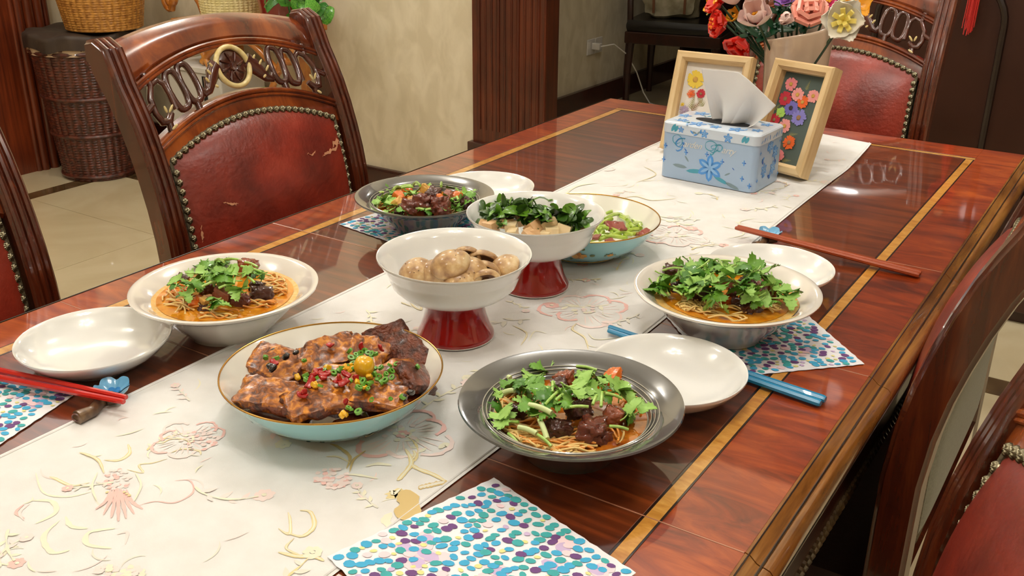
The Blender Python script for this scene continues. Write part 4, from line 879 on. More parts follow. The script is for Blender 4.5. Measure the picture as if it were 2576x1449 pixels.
# --- celery sticks with cured meat
C5 = crop(1140, 440, 4.263)
cel = [((1630, 480), (1850, 430)), ((1790, 470), (1940, 610)), ((1900, 540), (1990, 410)), ((1920, 570), (2060, 530)), ((1990, 470), (2010, 600)), ((1640, 430), (1760, 400)), ((1500, 630), (1610, 560)), ((1590, 600), (1800, 640)), ((1640, 590), (1770, 590)), ((1720, 620), (1920, 680)), ((1580, 720), (1780, 650)), ((1530, 640), (1580, 720)), ((1480, 710), (1540, 710)), ((1840, 630), (1980, 620)), ((1600, 640), (1560, 700)),
       ((1860, 520), (1980, 440)), ((1850, 590), (2000, 560)), ((1700, 660), (1880, 640)), ((1480, 690), (1600, 640)), ((1620, 700), (1860, 700)), ((1550, 560), (1700, 500)), ((1760, 440), (1900, 560)), ((1940, 520), (2040, 560)), ((1830, 690), (1990, 650)), ((1500, 670), (1650, 690)), ((1560, 610), (1740, 560)), ((1850, 480), (1880, 600)), ((1640, 540), (1740, 600)), ((1440, 640), (1560, 600)), ((1420, 690), (1500, 650)), ((1700, 700), (1700, 620)), ((1450, 600), (1600, 520)), ((1380, 660), (1500, 610))]
for k, (a, b_) in enumerate(cel):
    P = on_mound(s2, s2[2] + .026, .022, .088, *C5(*a)); Q = on_mound(s2, s2[2] + .026, .022, .088, *C5(*b_)); P.z += .001 + .0015 * (k % 4); Q.z += .001 + .0015 * ((k + 2) % 4)
    stick_at('celery_stick', P, Q, .0029, CELE, 'light green celery stick in the far turquoise dish', 'celery', 'celery sticks in the turquoise dish', .04, 8, taper=.8)
for k in range(22):
    a = frr.uniform(0, 6.28); r = .06 * frr.random() ** .5; x, y = s2[0] + r * math.cos(a), s2[1] + r * math.sin(a); an = frr.uniform(0, 6.28); L = frr.uniform(.03, .045); z = s2[2] + .020 + .010 * (1 - (r / .07) ** 2)
    q = Vector((x + L * math.cos(an), y + L * math.sin(an), z))
    if math.hypot(q.x - s2[0], q.y - s2[1]) > .078: continue
    stick_at('celery_stick', Vector((x, y, z)), q, .0028, CELE, 'light green celery stick in the far turquoise dish', 'celery', 'celery sticks in the turquoise dish', .04)
for k, (x, y, s) in enumerate(((1745, 560, 30), (2010, 655, 26), (2060, 625, 20), (1500, 665, 20), (1690, 520, 20), (1680, 715, 16), (1800, 600, 18))):
    p = on_mound(s2, s2[2] + .030, .022, .088, *C5(x, y))
    item('cured_meat_slice', mesh('cured_meat_slice', M().chunk(1, .62, .22, .3, .15, 1.5, k, 8, bend=.12), HAM, 60), p, 'dark pink cured meat slice among the celery sticks', 'meat', 'cured meat slices in the turquoise dish', (frr.gauss(.3, .2), frr.gauss(0, .3), frr.uniform(0, 3)), s / 2576 * 1.3)
# --- braised pork slices
C6 = crop(500, 760, 3.788)
disc('soy_sauce', s1, s1[2] + .0245, .0855, SAUCE, 'dark soy sauce pooled in the near turquoise dish', 'sauce')
YA = math.atan2(RT.y, RT.x)
slices = [(690, 570, 97, 58, -.42, (.35, .1), 0, 'at the left rear'), (680, 880, 96, 52, -.22, (.3, .05), 0, 'at the left front'), (1230, 490, 92, 52, .42, (.5, -.15), 0, 'at the middle of the rear'), (1150, 930, 92, 50, .42, (.35, -.05), 0, 'at the middle of the front'), (1650, 890, 92, 44, -.12, (.25, .05), 0, 'at the right front'),
          (1600, 480, 66, 50, -.3, (.5, .2), 0, 'behind the yellow pepper'), (1790, 370, 70, 50, .3, (1.0, -.2), 1, 'dark and tilted up at the rear right'), (1980, 470, 92, 46, -.72, (.75, .2), 1, 'dark and rough, leaning on the right rim'), (1880, 700, 84, 48, .75, (.35, .1), 0, 'on the right below the dark pieces'), (2080, 720, 62, 46, .9, (.6, .5), 1, 'curled by the right rim'), (1350, 720, 80, 44, .1, (.1, 0), 0, 'under the chopped chillies')]
for k, (x, y, lx, ly, a, (tx, ty), dk, d) in enumerate(slices):
    u, v = C6(x, y); b = s1; p = on_mound(b, b[2] + (.034 if k != 10 else .028), .012, .092, u, v, .004 if k in (6, 7) else 0)
    o = item('braised_pork_slice', mesh('braised_pork_slice', M().chunk(lx / 2576 * .96, ly / 2576 * .98, .0068, .40, .17, 80, k + 3, 20, bend=-.14, rind=True), [PORKD if dk else PORK, PORKD], 60), p, 'thick braised pork slice ' + d + ' of turquoise dish', 'meat', 'braised pork slices in the turquoise dish', (tx, ty, YA + a), 1)
def bits(name, me, pts, label, cat, grp, s, dz=.010, jit=0):
    for x, y in pts:
        p = on_mound(s1, s1[2] + .036, .014, .092, *C6(x + frr.uniform(-jit, jit), y + frr.uniform(-jit, jit)), dz); item(name, me, p, label, cat, grp, (frr.gauss(0, .5), frr.gauss(0, .5), frr.uniform(0, 6)), s * frr.uniform(.8, 1.2))
def ring_me(m, r=.6): return mesh('scallion_ring', M().lathe([(.4, -.5), (1, -.5), (1, .5), (.4, .5), (.4, -.5)], 12, fn=lambda p, a: (p[0] * 1.15, p[1] * .85, p[2])), m, 40)
SR = ring_me(SCAL); CHM = mesh('chili_piece', M().chunk(1.2, .7, .35, .6, .25, 2, 4, 5, bend=.3), CHILI, 60); YM = mesh('yellow_chili_piece', M().chunk(1, .7, .5, .6, .2, 2, 7, 5), YELO, 60)
bits('scallion_ring', SR, [(1440, 470), (1450, 530), (1500, 500), (1530, 480), (1560, 520), (1590, 460), (1620, 480), (1650, 500), (1690, 490), (1540, 560), (1470, 580), (1510, 540), (1640, 540), (1420, 600), (1360, 620), (1330, 660), (1290, 670), (1480, 640), (1680, 640), (1730, 620), (1820, 600), (1890, 590), (1680, 690), (1720, 700), (1780, 690), (1770, 740), (1740, 760), (1690, 730), (1640, 770), (1610, 790), (1570, 760), (1560, 800), (1530, 720), (1010, 690), (1030, 730), (1190, 650), (1120, 720), (640, 525), (740, 535), (1820, 920), (1640, 925), (1430, 1000), (1460, 1030), (1520, 1040), (1950, 900), (2090, 610), (1000, 560), (1450, 740), (1840, 650), (1160, 800), (1530, 820), (1610, 830), (1840, 720)],
     'chopped green scallion ring sprinkled on the braised pork', 'scallion', 'chopped scallions on the braised pork', .0027, .009, 8)
bits('chili_piece', CHM, [(1130, 680), (1170, 670), (1210, 690), (1100, 700), (1180, 710), (1240, 680), (1060, 770), (1320, 750), (1350, 740), (1380, 770), (1510, 740), (980, 890), (1000, 870), (1410, 950), (1550, 430), (1730, 440), (725, 580), (1260, 410), (1400, 690)], 'small red chilli piece on the braised pork', 'chilli', 'chopped red chillies on the braised pork', .0044, .008, 4)
bits('yellow_chili_piece', YM, [(1090, 785), (1110, 790), (1230, 630), (1410, 620), (1440, 610), (1380, 640), (1460, 640), (1510, 760), (1580, 810), (1630, 715), (940, 710), (1370, 1065), (1390, 1065), (1520, 660)], 'small yellow pepper piece on the braised pork', 'chilli', 'chopped yellow peppers on the braised pork', .0036, .008, 4)
p = on_mound(s1, s1[2] + .036, .014, .092, *C6(1575, 610), .013)
item('yellow_chili_pepper', mesh('yellow_chili_pepper', M().chunk(.0098, .0098, .0105, .95, .06, 90, 3, 10), YELO, 60), p, 'whole round yellow pepper on top of the braised pork', 'pepper', None, (0, 0, 0))
bits('black_bean', mesh('black_bean', M().chunk(1, .75, .6, .9, .15, 2, 1, 6), BEAN, 60), [(925, 480), (700, 470), (705, 630), (830, 520), (1950, 905), (2020, 860), (690, 610)], 'shiny black fermented bean on the braised pork', 'bean', 'black beans on the braised pork', .0046, .006)

# ================================================================== CHOPSTICKS AND RESTS
def chop(x0, y0, z0, x1, y1, z1, m, label, grp, wt=.0030, wb=.0044):
    P = Vector((x0, y0, z0)); Q = Vector((x1, y1, z1)); d = Q - P; L = d.length; mm = M(); V = []
    for t, w_, rd in ((0, wt * .8, 1), (.004, wt, 1), (.45, (wt + wb) / 2, 0), (.99, wb, 0), (1, wb * .8, 0)):
        for k in range(8):
            a = PI / 8 + k * PI / 4; q = 1 if rd else (1.0 if k % 2 else 1.0); V.append((L * t, w_ * math.cos(a) * 1.04 * q, w_ * math.sin(a) * q * (.9)))
    F = [(i * 8 + k, i * 8 + (k + 1) % 8, (i + 1) * 8 + (k + 1) % 8, (i + 1) * 8 + k) for i in range(4) for k in range(8)] + [tuple(range(7, -1, -1)), tuple(range(32, 40))]
    mm.add(V, F); o = link('chopstick', mesh('chopstick', mm, m, 25), None, P, (0, -math.atan2(d.z, math.hypot(d.x, d.y)), math.atan2(d.y, d.x)))
    return tag(o, label, 'chopstick', grp)
CB = mat('blue_lacquer', c(24, 132, 178), .3, coat=.4); CR = mat('red_lacquer', c(196, 16, 8), .25, coat=.6); CO = mat('orange_brown_lacquer', c(160, 66, 22), .4, coat=.2)
chop(-.484, .949, .7675, -.221, .921, .7655, CB, 'blue chopstick, the far one of the pair', 'blue chopsticks')
chop(-.480, .940, .7675, -.2225, .9105, .7655, CB, 'blue chopstick, the near one of the pair', 'blue chopsticks')
chop(-.4800, 1.3360, .7805, -.2210, 1.3375, .7650, CO, 'orange-brown chopstick, the far one of the pair', 'orange-brown chopsticks')
chop(-.4805, 1.3285, .7805, -.2215, 1.3285, .7650, CO, 'orange-brown chopstick, the near one of the pair', 'orange-brown chopsticks')
def chop2(ta, tb_, lab):
    q = at(ta[0], ta[1], .7795); l = at(tb_[0], tb_[1], .7715); e = q + (l - q) * 1.6; chop(q.x, q.y, q.z, e.x, e.y, .7668, CR, lab, 'red chopsticks')
chop2((318, 1000), (0, 933), 'red chopstick, the far one of the pair'); chop2((312, 1011), (0, 951), 'red chopstick, the near one of the pair')
BLUEC = mat('blue_celadon', c(110, 176, 216), .12, coat=1); BLUED = mat('blue_celadon_centre', c(40, 128, 200), .12, coat=1); TWIG = mat('brown_ceramic_twig', c(120, 92, 62), .4, coat=.4, col2=c(84, 60, 40), scale=120)
def rest(label, x, y, z, rot):
    t = thing('chopstick_rest', label, 'chopstick rest', (x, y, z), rot, 'blossom chopstick rests')
    part('twig', M().tube([(-.006, -.044, .0075), (0, -.028, .0062), (-.002, -.010, .0068), (.001, .006, .0060)], [.0072, .0060, .0058, .0050], 12), TWIG, t, 50)
    part('twig_end_ring', M().tube([Vector((-.0068 + .004 * math.cos(a) * 1, -.0445, .0078 + .004 * math.sin(a))) for a in np.linspace(0, 2 * PI, 17)[:-1]], .0008, 6, closed=True), BEEF, t)
    def bl(u, v):
        a = 2 * PI * u; k = 1 + .16 * abs(math.cos(2.5 * a)) - .1; r = .0170 * v * k; return (r * math.cos(a), .010 + r * math.sin(a), .0075 + .0095 * v ** 2 - .0035 * abs(math.sin(2.5 * a)) ** 6 * v)
    def bu(u, v): x_, y_, z_ = bl(1 - u, v); return (x_, y_, z_ - .0032 - .004 * (1 - v) if v < .98 else z_ - .001)
    part('blossom', M().grid(60, 10, bl, closeu=True).grid(60, 10, bu, closeu=True), BLUEC, t, 70)
    part('blossom_centre', M().grid(30, 6, lambda u, v: tuple(Vector(bl(u, v * .42)) + Vector((0, 0, .0006))), closeu=True), BLUED, t, 70)
    part('twig_stub', M().tube([(.004, -.006, .006), (.0125, -.004, .008), (.0145, -.003, .0085)], [.0045, .0045, .004], 10), TWIG, t, 50)
    return t
rest('blue blossom chopstick rest on a brown twig under the red chopsticks', *tuple(at(283, 968, .776) - Vector((-.0037, .0093, 0)))[:2], .7602, math.radians(22))
rest('blue blossom chopstick rest under the orange-brown chopsticks', -.437, 1.345, .7612, math.radians(5))

# ================================================================== TISSUE BOX
TIN = mat('pale_blue_tin', c(164, 188, 216), .35, coat=.3); TINL = mat('white_tin_lid', c(206, 218, 232), .35, coat=.3)
BL1 = mat('print_sky_blue', c(82, 150, 222), .4); BL2 = mat('print_light_blue', c(140, 186, 232), .4); GRN = mat('print_grey_leaf', c(128, 150, 160), .4); TEA = mat('print_teal_leaf', c(76, 160, 184), .4); CRM = mat('print_cream', c(226, 222, 214), .5); DBL = mat('print_deep_blue', c(40, 96, 190), .4)
bx = thing('tissue_box', 'pale blue tin tissue box with printed blue flowers and lettering', 'tissue box', (-.6235, 1.6165, .7622), math.radians(-3.2))
HW, HD = .0885, .0535
def rrect(hw, hd, r, n=6):
    P = []
    for cx, cy, a0 in ((hw - r, hd - r, 0), (-hw + r, hd - r, PI / 2), (-hw + r, -hd + r, PI), (hw - r, -hd + r, 1.5 * PI)):
        for k in range(n + 1): a = a0 + k * PI / 2 / n; P.append((cx + r * math.cos(a), cy + r * math.sin(a)))
    return P
def stack(m, layers, mi=0, capb=True, capt=True):
    v = []; n = 0
    for (hw, hd, r, z) in layers: P = rrect(hw, hd, r); n = len(P); v += [(x, y, z) for x, y in P]
    L = len(layers); f = [(j * n + i, j * n + (i + 1) % n, (j + 1) * n + (i + 1) % n, (j + 1) * n + i) for j in range(L - 1) for i in range(n)]
    if capb: f.append(tuple(range(n))[::-1])
    if capt: f.append(tuple((L - 1) * n + i for i in range(n)))
    m.add(v, f, mi)
m = M(); stack(m, [(HW - .001, HD - .001, .012, 0), (HW, HD, .012, .001), (HW, HD, .012, .080)]); part('box_body', m, TIN, bx, 30)
m = M(); stack(m, [(HW - .002, HD - .002, .012, .0795), (HW + .0012, HD + .0012, .013, .0800), (HW + .0012, HD + .0012, .013, .0955), (HW - .0008, HD - .0008, .012, .0975), (HW - .003, HD - .003, .010, .0980)]); lid = part('lid', m, TINL, bx, 30)
m = M(); m.add([(.052 * math.copysign(abs(math.cos(a)) ** .8, math.cos(a)), .017 * math.sin(a), .0984) for a in np.linspace(0, 2 * PI, 33)[:-1]], [tuple(range(32))]); part('slot', m, mat('slot_dark', c(26, 26, 30), .8), bx, False)
tp_ = M(); mats_t = [BL1, BL2, GRN, TEA, CRM, DBL]
def facef(p, d=0):      # front face of the box: (x, z)
    return (p[0], -HD - .0003 - d, p[1])
def rightf(p, d=0): return (HW + .0003 + d, p[0], p[1])
def topf(p, d=0): return (p[0], p[1], .0983 + d)
def lidf(p, d=0): return (p[0], -HD - .0015 - d, p[1])
def lidr(p, d=0): return (HW + .0015 + d, p[0], p[1])
def petal2(F, cx, cy, L, W_, a, mi, d=0, bl=.5):
    P = []
    for t in np.linspace(0, 1, 6): P.append((t, W_ / 2 * math.sin(PI * t) ** bl if 0 < t < 1 else 0))
    P = P + [(t, -w_) for t, w_ in P[-2:0:-1]]
    tp_.add([F((cx + L * (t * math.cos(a)) - w_ * math.sin(a), cy + L * (t * math.sin(a)) + w_ * math.cos(a)), d) for t, w_ in P], [tuple(range(len(P)))], mi)
def fl6(F, cx, cy, s, d=.0001, n=6, sq=1):
    for k in range(n):
        a = PI / 2 + k * 2 * PI / n; petal2(F, cx, cy, s, s * .52, a, 0, d); petal2(F, cx, cy, s * .8, s * .2, a, 1, d + .0001)
    for k in range(5): a = k * 1.257; petal2(F, cx + s * .12 * math.cos(a), cy + s * .12 * math.sin(a), s * .12, s * .1, a, 1, d + .0002)
fl6(facef, .006, .030, .024)
for a, L, mi, x, y in ((PI + .12, .034, 3, -.004, .022), (-.35, .030, 3, .014, .018), (PI - .05, .028, 2, -.036, .0235), (-.30, .028, 2, .036, .0105), (PI - .9, .013, 2, -.034, .034), (.55, .012, 2, .034, .022), (2.2, .006, 5, -.040, .052), (2.4, .006, 5, .051, .034)): petal2(facef, x, y, L, L * .22, a, mi)
for x, y in ((-.080, .056), (-.082, .031), (-.040, .050), (-.001, .053), (.006, .050) if 0 else (.028, .045), (.067, .049), (.066, .022), (-.0005, .0535) if 0 else (.080, .012)):
    for k in range(4): petal2(facef, x, y, .0052 if k % 2 else .004, .0020, k * PI / 2, 5 if k < 1 else 0)
for k in range(12):
    a = k * PI / 6; petal2(rightf, -.001 + .024 * math.cos(a), .044 + .024 * math.sin(a), .013, .0055, a + (1.0 if k % 2 else -1.0), 0 if k % 3 else 5)
for yy, zz in ((-.001, .070), (-.020, .034), (.018, .030), (.022, .056)): fl6(rightf, yy, zz, .0125)
for yy, zz in ((-.040, .066), (-.044, .020), (.040, .072), (.044, .014)):
    for k in range(4): petal2(rightf, yy, zz, .004, .0018, k * PI / 2, 0)
tr_ = random.Random(8)
for x, y in ((-.062, -.030), (-.030, -.038), (.004, -.040), (.040, -.036), (.070, -.020), (.066, .028), (.030, .040), (-.02, .042), (-.060, .036), (-.076, .004)): fl6(topf, x, y, tr_.uniform(.010, .017), .0001, 5)
for k in range(22):
    x = tr_.uniform(-.08, .08); y = tr_.choice((-1, 1)) * tr_.uniform(.028, .044); petal2(topf, x, y, tr_.uniform(.010, .02), .004, tr_.uniform(0, 6.28), tr_.choice((2, 3, 1)))
for x, s, mi in ((-.070, .016, 3), (-.064, .013, 3), (.060, .014, 3), (.066, .013, 3)): petal2(lidf, x, .0825, s, .006, 1.1, mi)
for x in (.035,): fl6(lidf, x, .0865, .0085, .0001, 5)
for k in range(6): petal2(lidf, -.028 + .006 * (k % 4), .0815 + .002 * (k % 3), .009, .0030, .4 + .5 * k, 2 if k % 2 else 0)
fl6(lidf, -.008, .087, .0075, .0001, 5); fl6(lidf, -.052, .088, .006, .0001, 5)
for k in range(8): petal2(lidr, -.045 + .012 * k, .083, .010, .003, .5 + .4 * (k % 4), 0 if k % 2 else 1)
def swash(pts, w_, mi):
    P = [Vector(p) for p in pts]; Q = []
    for i in range(len(P) - 1):
        p0, p1, p2, p3 = P[max(i - 1, 0)], P[i], P[i + 1], P[min(i + 2, len(P) - 1)]
        for s in range(6): t = s / 6; Q.append(.5 * ((2 * p1) + (p2 - p0) * t + (2 * p0 - 5 * p1 + 4 * p2 - p3) * t * t + (3 * p1 - p0 - 3 * p2 + p3) * t ** 3))
    m_ = M().ribbon([tuple(q) for q in Q], [w_ * (.45 + .75 * abs(math.sin(3 * i / len(Q) * PI))) for i in range(len(Q))]); tp_.add([facef((a, b), .0002) for a, b, _ in m_.v], m_.f, mi)
swash([(-.052, .066), (-.060, .062), (-.066, .066), (-.066, .074), (-.058, .078), (-.050, .073), (-.049, .064), (-.055, .058), (-.062, .062), (-.056, .070), (-.044, .074), (-.046, .071)], .0006, 3)
swash([(-.044, .0735), (-.054, .072), (-.060, .064), (-.057, .058), (-.049, .058), (-.046, .064), (-.049, .065), (-.045, .066), (-.049, .055), (-.056, .050), (-.060, .052)], .0010, 0)
swash([(.014, .064), (.004, .060), (-.004, .064), (-.004, .073), (.006, .077), (.016, .072), (.018, .064), (.010, .058), (.002, .061)], .0006, 3)
swash([(.024, .0715), (.014, .072), (.006, .068), (.008, .064), (.014, .066)], .0006, 3); swash([(.016, .072), (.013, .062), (.009, .054), (.004, .055)], .0010, 3); swash([(.012, .070), (.022, .073), (.026, .068), (.022, .062), (.014, .063)], .0008, 3)
part('printed_decor', tp_, mats_t, bx, False, kind='stuff')
def text(name, body, parent, loc, rot, size, m, label=None):
    cu = bpy.data.curves.new(name, 'FONT'); cu.body = body; cu.size = size; cu.shear = .45; cu.extrude = .00015; cu.space_character = .92; cu.offset = -.00012
    o = bpy.data.objects.new('tmp', cu); COL.objects.link(o); dg = bpy.context.evaluated_depsgraph_get(); me = bpy.data.meshes.new_from_object(o.evaluated_get(dg))
    bpy.data.objects.remove(o); me.materials.clear(); me.materials.append(m); r = link(name, me, parent, loc, rot)
    if label: r['label'] = label
text('lettering', 'arden', bx, (-.0475, -HD - .0005, .0595), (PI / 2, 0, 0), .0165, CRM); text('lettering', 'arty', bx, (.0245, -HD - .0005, .0600), (PI / 2, 0, 0), .0165, CRM)
# the pulled tissue
TISS = mat('tissue_paper', c(228, 226, 224), .85, bump=.15, bscale=120, sss=.1, sssr=.01)
ts = thing('tissue', 'white tissue pulled up out of the blue tissue box', 'tissue', (-.6235, 1.6165, .8604), math.radians(-3.2))
PB = at(1790, 290, .865) ; 
def tfn(u, v):
    xb0 = -.024 + .070 * u; xt = -.044 + .142 * u
    x = xb0 + (xt - xb0) * (v ** .75) + .006 * (1 - v) * math.sin(u * 9)
    ztop = .088 - .042 * max(0, u - .45) ** 1.1 / .55 ** 1.1 ; z = .0 + ztop * v
    y = (.014 * math.sin(u * 9.5 + .5) * (1 - v) ** 1.2 + .010 * math.sin(u * 4.2) * v - .012 * v + .004 * math.sin(u * 17 + 2 * v) * (1 - v)) * 1.0
    return (x, y, z)
part('tissue_sheet', M().grid(70, 40, tfn), TISS, ts, 180)
def tfn2(u, v): x, y, z = tfn(u * .62 + .12, v * .9); return (x + .006, y + .010 + .008 * math.sin(u * 6), z * .86)
part('tissue_fold', M().grid(50, 30, tfn2), TISS, ts, 180)
for o in list(ts.children):
    s_ = o.modifiers.new('s', 'SOLIDIFY'); s_.thickness = .0003

# ================================================================== PHOTO FRAMES
PINE = wood('pine_frame', c(206, 172, 118), c(224, 194, 144), c(236, 212, 168), (1.5, 12, 12), 6, .5, .1, 5); PINEV = wood('pine_frame_upright', c(206, 172, 118), c(224, 194, 144), c(236, 212, 168), (12, 12, 1.5), 6, .5, .1, 5)
def frame(label, loc, rz_, lean, Wd, Hd, bw, dep, bg):
    t = thing('picture_frame', label, 'picture frame', loc, rot=(lean, 0, rz_))
    prof = [(0, 0), (0, -dep + .004), (.003, -dep), (.012, -dep), (bw - .002, -dep + .006), (bw, -dep + .008), (bw, -.004), (bw * .6, 0)]
    cor = [(-Wd / 2, 0), (Wd / 2, 0), (Wd / 2, Hd), (-Wd / 2, Hd)]; ind = [(1, 1), (-1, 1), (-1, -1), (1, -1)]
    for k in range(4):
        a, b = cor[k], cor[(k + 1) % 4]; ia, ib = ind[k], ind[(k + 1) % 4]; n = len(prof)
        v = [(a[0] + ia[0] * s, y, a[1] + ia[1] * s) for s, y in prof] + [(b[0] + ib[0] * s, y, b[1] + ib[1] * s) for s, y in prof]
        f = [(i, n + i, n + (i + 1) % n, (i + 1) % n) for i in range(n)] + [tuple(range(n)), tuple(range(2 * n - 1, n - 1, -1))]
        part('frame_rail', M().add(v, f), PINE if k % 2 == 0 else PINEV, t, 30)
    part('backing_board', M().box(-Wd / 2 + bw * .7, Wd / 2 - bw * .7, -.006, -.001, bw * .7, Hd - bw * .7), bg, t, False)
    part('easel_leg', M().box(-.015, .015, -.001, .003, .02, Hd * .72), PINEV, t, False, rot=(math.radians(-22), 0, 0), loc=(0, 0, .012))
    return t
def dry_flower(t, x, z, r, mp, mc, npet=12, yy=-.0075, long=1):
    m = M(); q = random.Random(int(x * 9999 + z * 777))
    for k in range(npet):
        a = 2 * PI * k / npet + q.uniform(-.08, .08); L = r * q.uniform(.88, 1.08); Wp = 2.6 * r / npet * long; pts = []
        for tt, ww in ((.12, .25), (.5, .8), (.85, 1), (.97, .7), (1.0, 0), (.97, -.7), (.85, -1), (.5, -.8), (.12, -.25)): pts.append((x + L * tt * math.cos(a) - ww * Wp * math.sin(a), yy - .0004 - .00012 * (k % 3), z + L * tt * math.sin(a) + ww * Wp * math.cos(a)))
        m.add(pts, [tuple(range(9))], 0)
    m.chunk(r * .3, .001, r * .3, .95, .2, 400, 3, 4, 1, T=TR(x, yy - .001, z)); part('pressed_flower', m, [mp, mc], t, False)
def fern(t, x, z, L, a, m_, yy=-.0068):
    m = M(); n = 9
    for k in range(n):
        s = k / n; px, pz_ = x + L * s * math.cos(a), z + L * s * math.sin(a)
        for sg in (-1, 1):
            b = a + sg * 1.0; l = L * .34 * (1 - s); ex_, ez_ = px + l * math.cos(b), pz_ + l * math.sin(b); w_ = L * .035
            m.add([(px, yy, pz_), (px + w_ * math.cos(a), yy, pz_ + w_ * math.sin(a)), (ex_, yy - .0002, ez_), (px - w_ * math.cos(a), yy, pz_ - w_ * math.sin(a))], [(0, 1, 2, 3)])
    m.box(x - .0002, x + .0002, yy - .0002, yy, z - .0002, z + .0002); part('pressed_fern', m, m_, t, False)
MP = {n: mat('dried_' + n, c(*k), .7) for n, k in dict(pink=(236, 138, 142), coral=(240, 160, 156), red=(196, 44, 62), orange=(236, 104, 36), violet=(118, 110, 190), lilac=(136, 130, 204), lime=(176, 222, 104), yellow=(240, 208, 74), brown=(150, 112, 76), dark=(60, 44, 48), gold=(206, 160, 74), fern=(160, 156, 96), mauve=(180, 160, 190)).items()}
SLATE = mat('slate_green_card', c(84, 98, 92), .8); WCARD = mat('white_card', c(238, 232, 224), .8)
FRr = frame('pine frame with pressed pink, orange and violet flowers on a dark green card', (-.5465, 1.7045, .7624), math.radians(-16), math.radians(-20), .122, .193, .0175, .030, SLATE)
W0, H0 = .122, .193
for u, v, r, p_, c_ in ((.20, .895, .0135, 'pink', 'gold'), (.43, .78, .0135, 'coral', 'gold'), (.80, .80, .0130, 'coral', 'gold'), (.17, .70, .0145, 'red', 'brown'), (.60, .70, .0125, 'orange', 'gold'), (.37, .60, .0150, 'violet', 'dark'), (.62, .50, .0160, 'lilac', 'brown'), (.16, .52, .0105, 'lime', 'lime'), (.06, .41, .0125, 'red', 'brown'), (.35, .36, .0140, 'coral', 'gold'), (.28, .17, .0105, 'violet', 'brown'), (.58, .17, .0135, 'orange', 'brown'), (.42, -.02, .0140, 'pink', 'gold')):
    dry_flower(FRr, -W0 / 2 + .0175 + (W0 - .035) * (.02 + .96 * u), .0175 + (H0 - .035) * (.09 + .87 * v), r * .92, MP[p_], MP[c_], 12 if p_ not in ('orange', 'violet', 'lilac', 'lime') else 17)
for u, v, a in ((.58, .84, 1.4), (.52, .32, .3), (.55, .03, .2), (.02, .56, 1.0)): fern(FRr, -W0 / 2 + .0175 + (W0 - .035) * u, .0175 + (H0 - .035) * v, .018, a, MP['fern'])
FL_ = frame('pine frame with a pressed yellow flower on white card, behind the tissue box', (-.713, 1.740, .7624), math.radians(3), math.radians(-20), .147, .186, .0175, .028, WCARD)
dry_flower(FL_, -.034, .137, .0175, MP['yellow'], MP['gold'], 15); dry_flower(FL_, -.018, .112, .0085, MP['red'], MP['brown'], 10); dry_flower(FL_, -.037, .110, .0085, MP['orange'], MP['orange'], 16, long=.6); dry_flower(FL_, -.050, .088, .0035, MP['yellow'], MP['gold'], 9); dry_flower(FL_, -.045, .078, .0100, MP['mauve'], MP['mauve'], 14, long=.6)
fern(FL_, -.033, .083, .030, 1.45, MP['fern']); fern(FL_, -.030, .080, .03, .9, MP['brown']); fern(FL_, -.01, .09, .03, 2.2, MP['fern']); fern(FL_, -.040, .07, .02, .2, MP['mauve'])

# ================================================================== VASE AND TOY-BRICK FLOWERS
VAS = mat('blush_ceramic', c(204, 180, 156), .2, coat=1, col2=c(212, 190, 168), scale=10)
VX, VY = -.594, 1.885
vs = thing('vase', 'blush beige ceramic vase with slanted rim and raised scroll, holding the toy flowers', 'vase', (VX, VY, .7622))
def vfn(p, a):
    x, y, z = p; k = max(0, min(1, (z - .10) / .12)); return (x * 1.0, y * 1.0, z * 1.045 + .018 * k * (x * RT.x + y * RT.y) / .06 + .002 * k * math.sin(3 * a))
part('vase_body', M().lathe([(0, .001), (.046, .0), (.050, .003), (.052, .02), (.0545, .06), (.0575, .12), (.060, .17), (.0625, .205), (.0638, .213), (.0640, .2165), (.0625, .218), (.0600, .212), (.0570, .18), (.052, .10), (.048, .03), (0, .02)], 72, fn=vfn), VAS, vs, 60)
m = M()
def vsurf(ph, h, o=.0): r = np.interp(h, [0, .06, .12, .17, .205], [.05, .0545, .0575, .060, .0625]) + o; a = math.atan2(-VY, -VX) - .0 + ph; return (r * math.cos(a), r * math.sin(a), h)
def relief(pts, rad): m.tube([vsurf(a, h) for a, h in pts], rad, 8)
relief([(-.62, .175), (-.50, .165), (-.42, .15), (-.50, .135), (-.62, .14), (-.66, .155), (-.58, .162)], [.0012, .002, .0026, .003, .0026, .002, .001]); relief([(-.55, .13), (-.42, .115), (-.34, .10), (-.42, .088), (-.54, .095), (-.50, .105)], [.0012, .002, .0026, .0028, .002, .001])
relief([(-.36, .175), (-.30, .16), (-.36, .15), (-.45, .155)], .002); relief([(-.70, .12), (-.62, .10), (-.5, .08)], [.001, .002, .001]); relief([(-.30, .13), (-.24, .12), (-.32, .11)], [.001, .0024, .001])
part('raised_scroll', m, VAS, vs, 60)
PB_ = dict(mag=mat('flower_blush_white', c(250, 222, 214), .3, coat=.3), magi=mat('flower_peach', c(250, 184, 160), .3, coat=.3), red=mat('flower_red', c(206, 26, 14), .25, coat=.5), pk=mat('flower_salmon', c(246, 166, 148), .3, coat=.3), wh=mat('flower_white', c(246, 240, 226), .3, coat=.3), ye=mat('flower_pale_yellow', c(250, 232, 130), .3, coat=.3), am=mat('flower_amber', c(248, 176, 40), .3, coat=.3), pu=mat('flower_lilac', c(176, 128, 206), .3, coat=.3), gr=mat('flower_dark_green', c(10, 62, 34), .35, coat=.3), lg=mat('flower_lime', c(150, 220, 40), .3, coat=.3), co=mat('flower_coral', c(240, 92, 76), .3, coat=.3), ma=mat('flower_magenta', c(216, 70, 130), .3, coat=.3), og=mat('flower_orange', c(240, 128, 30), .3, coat=.3))
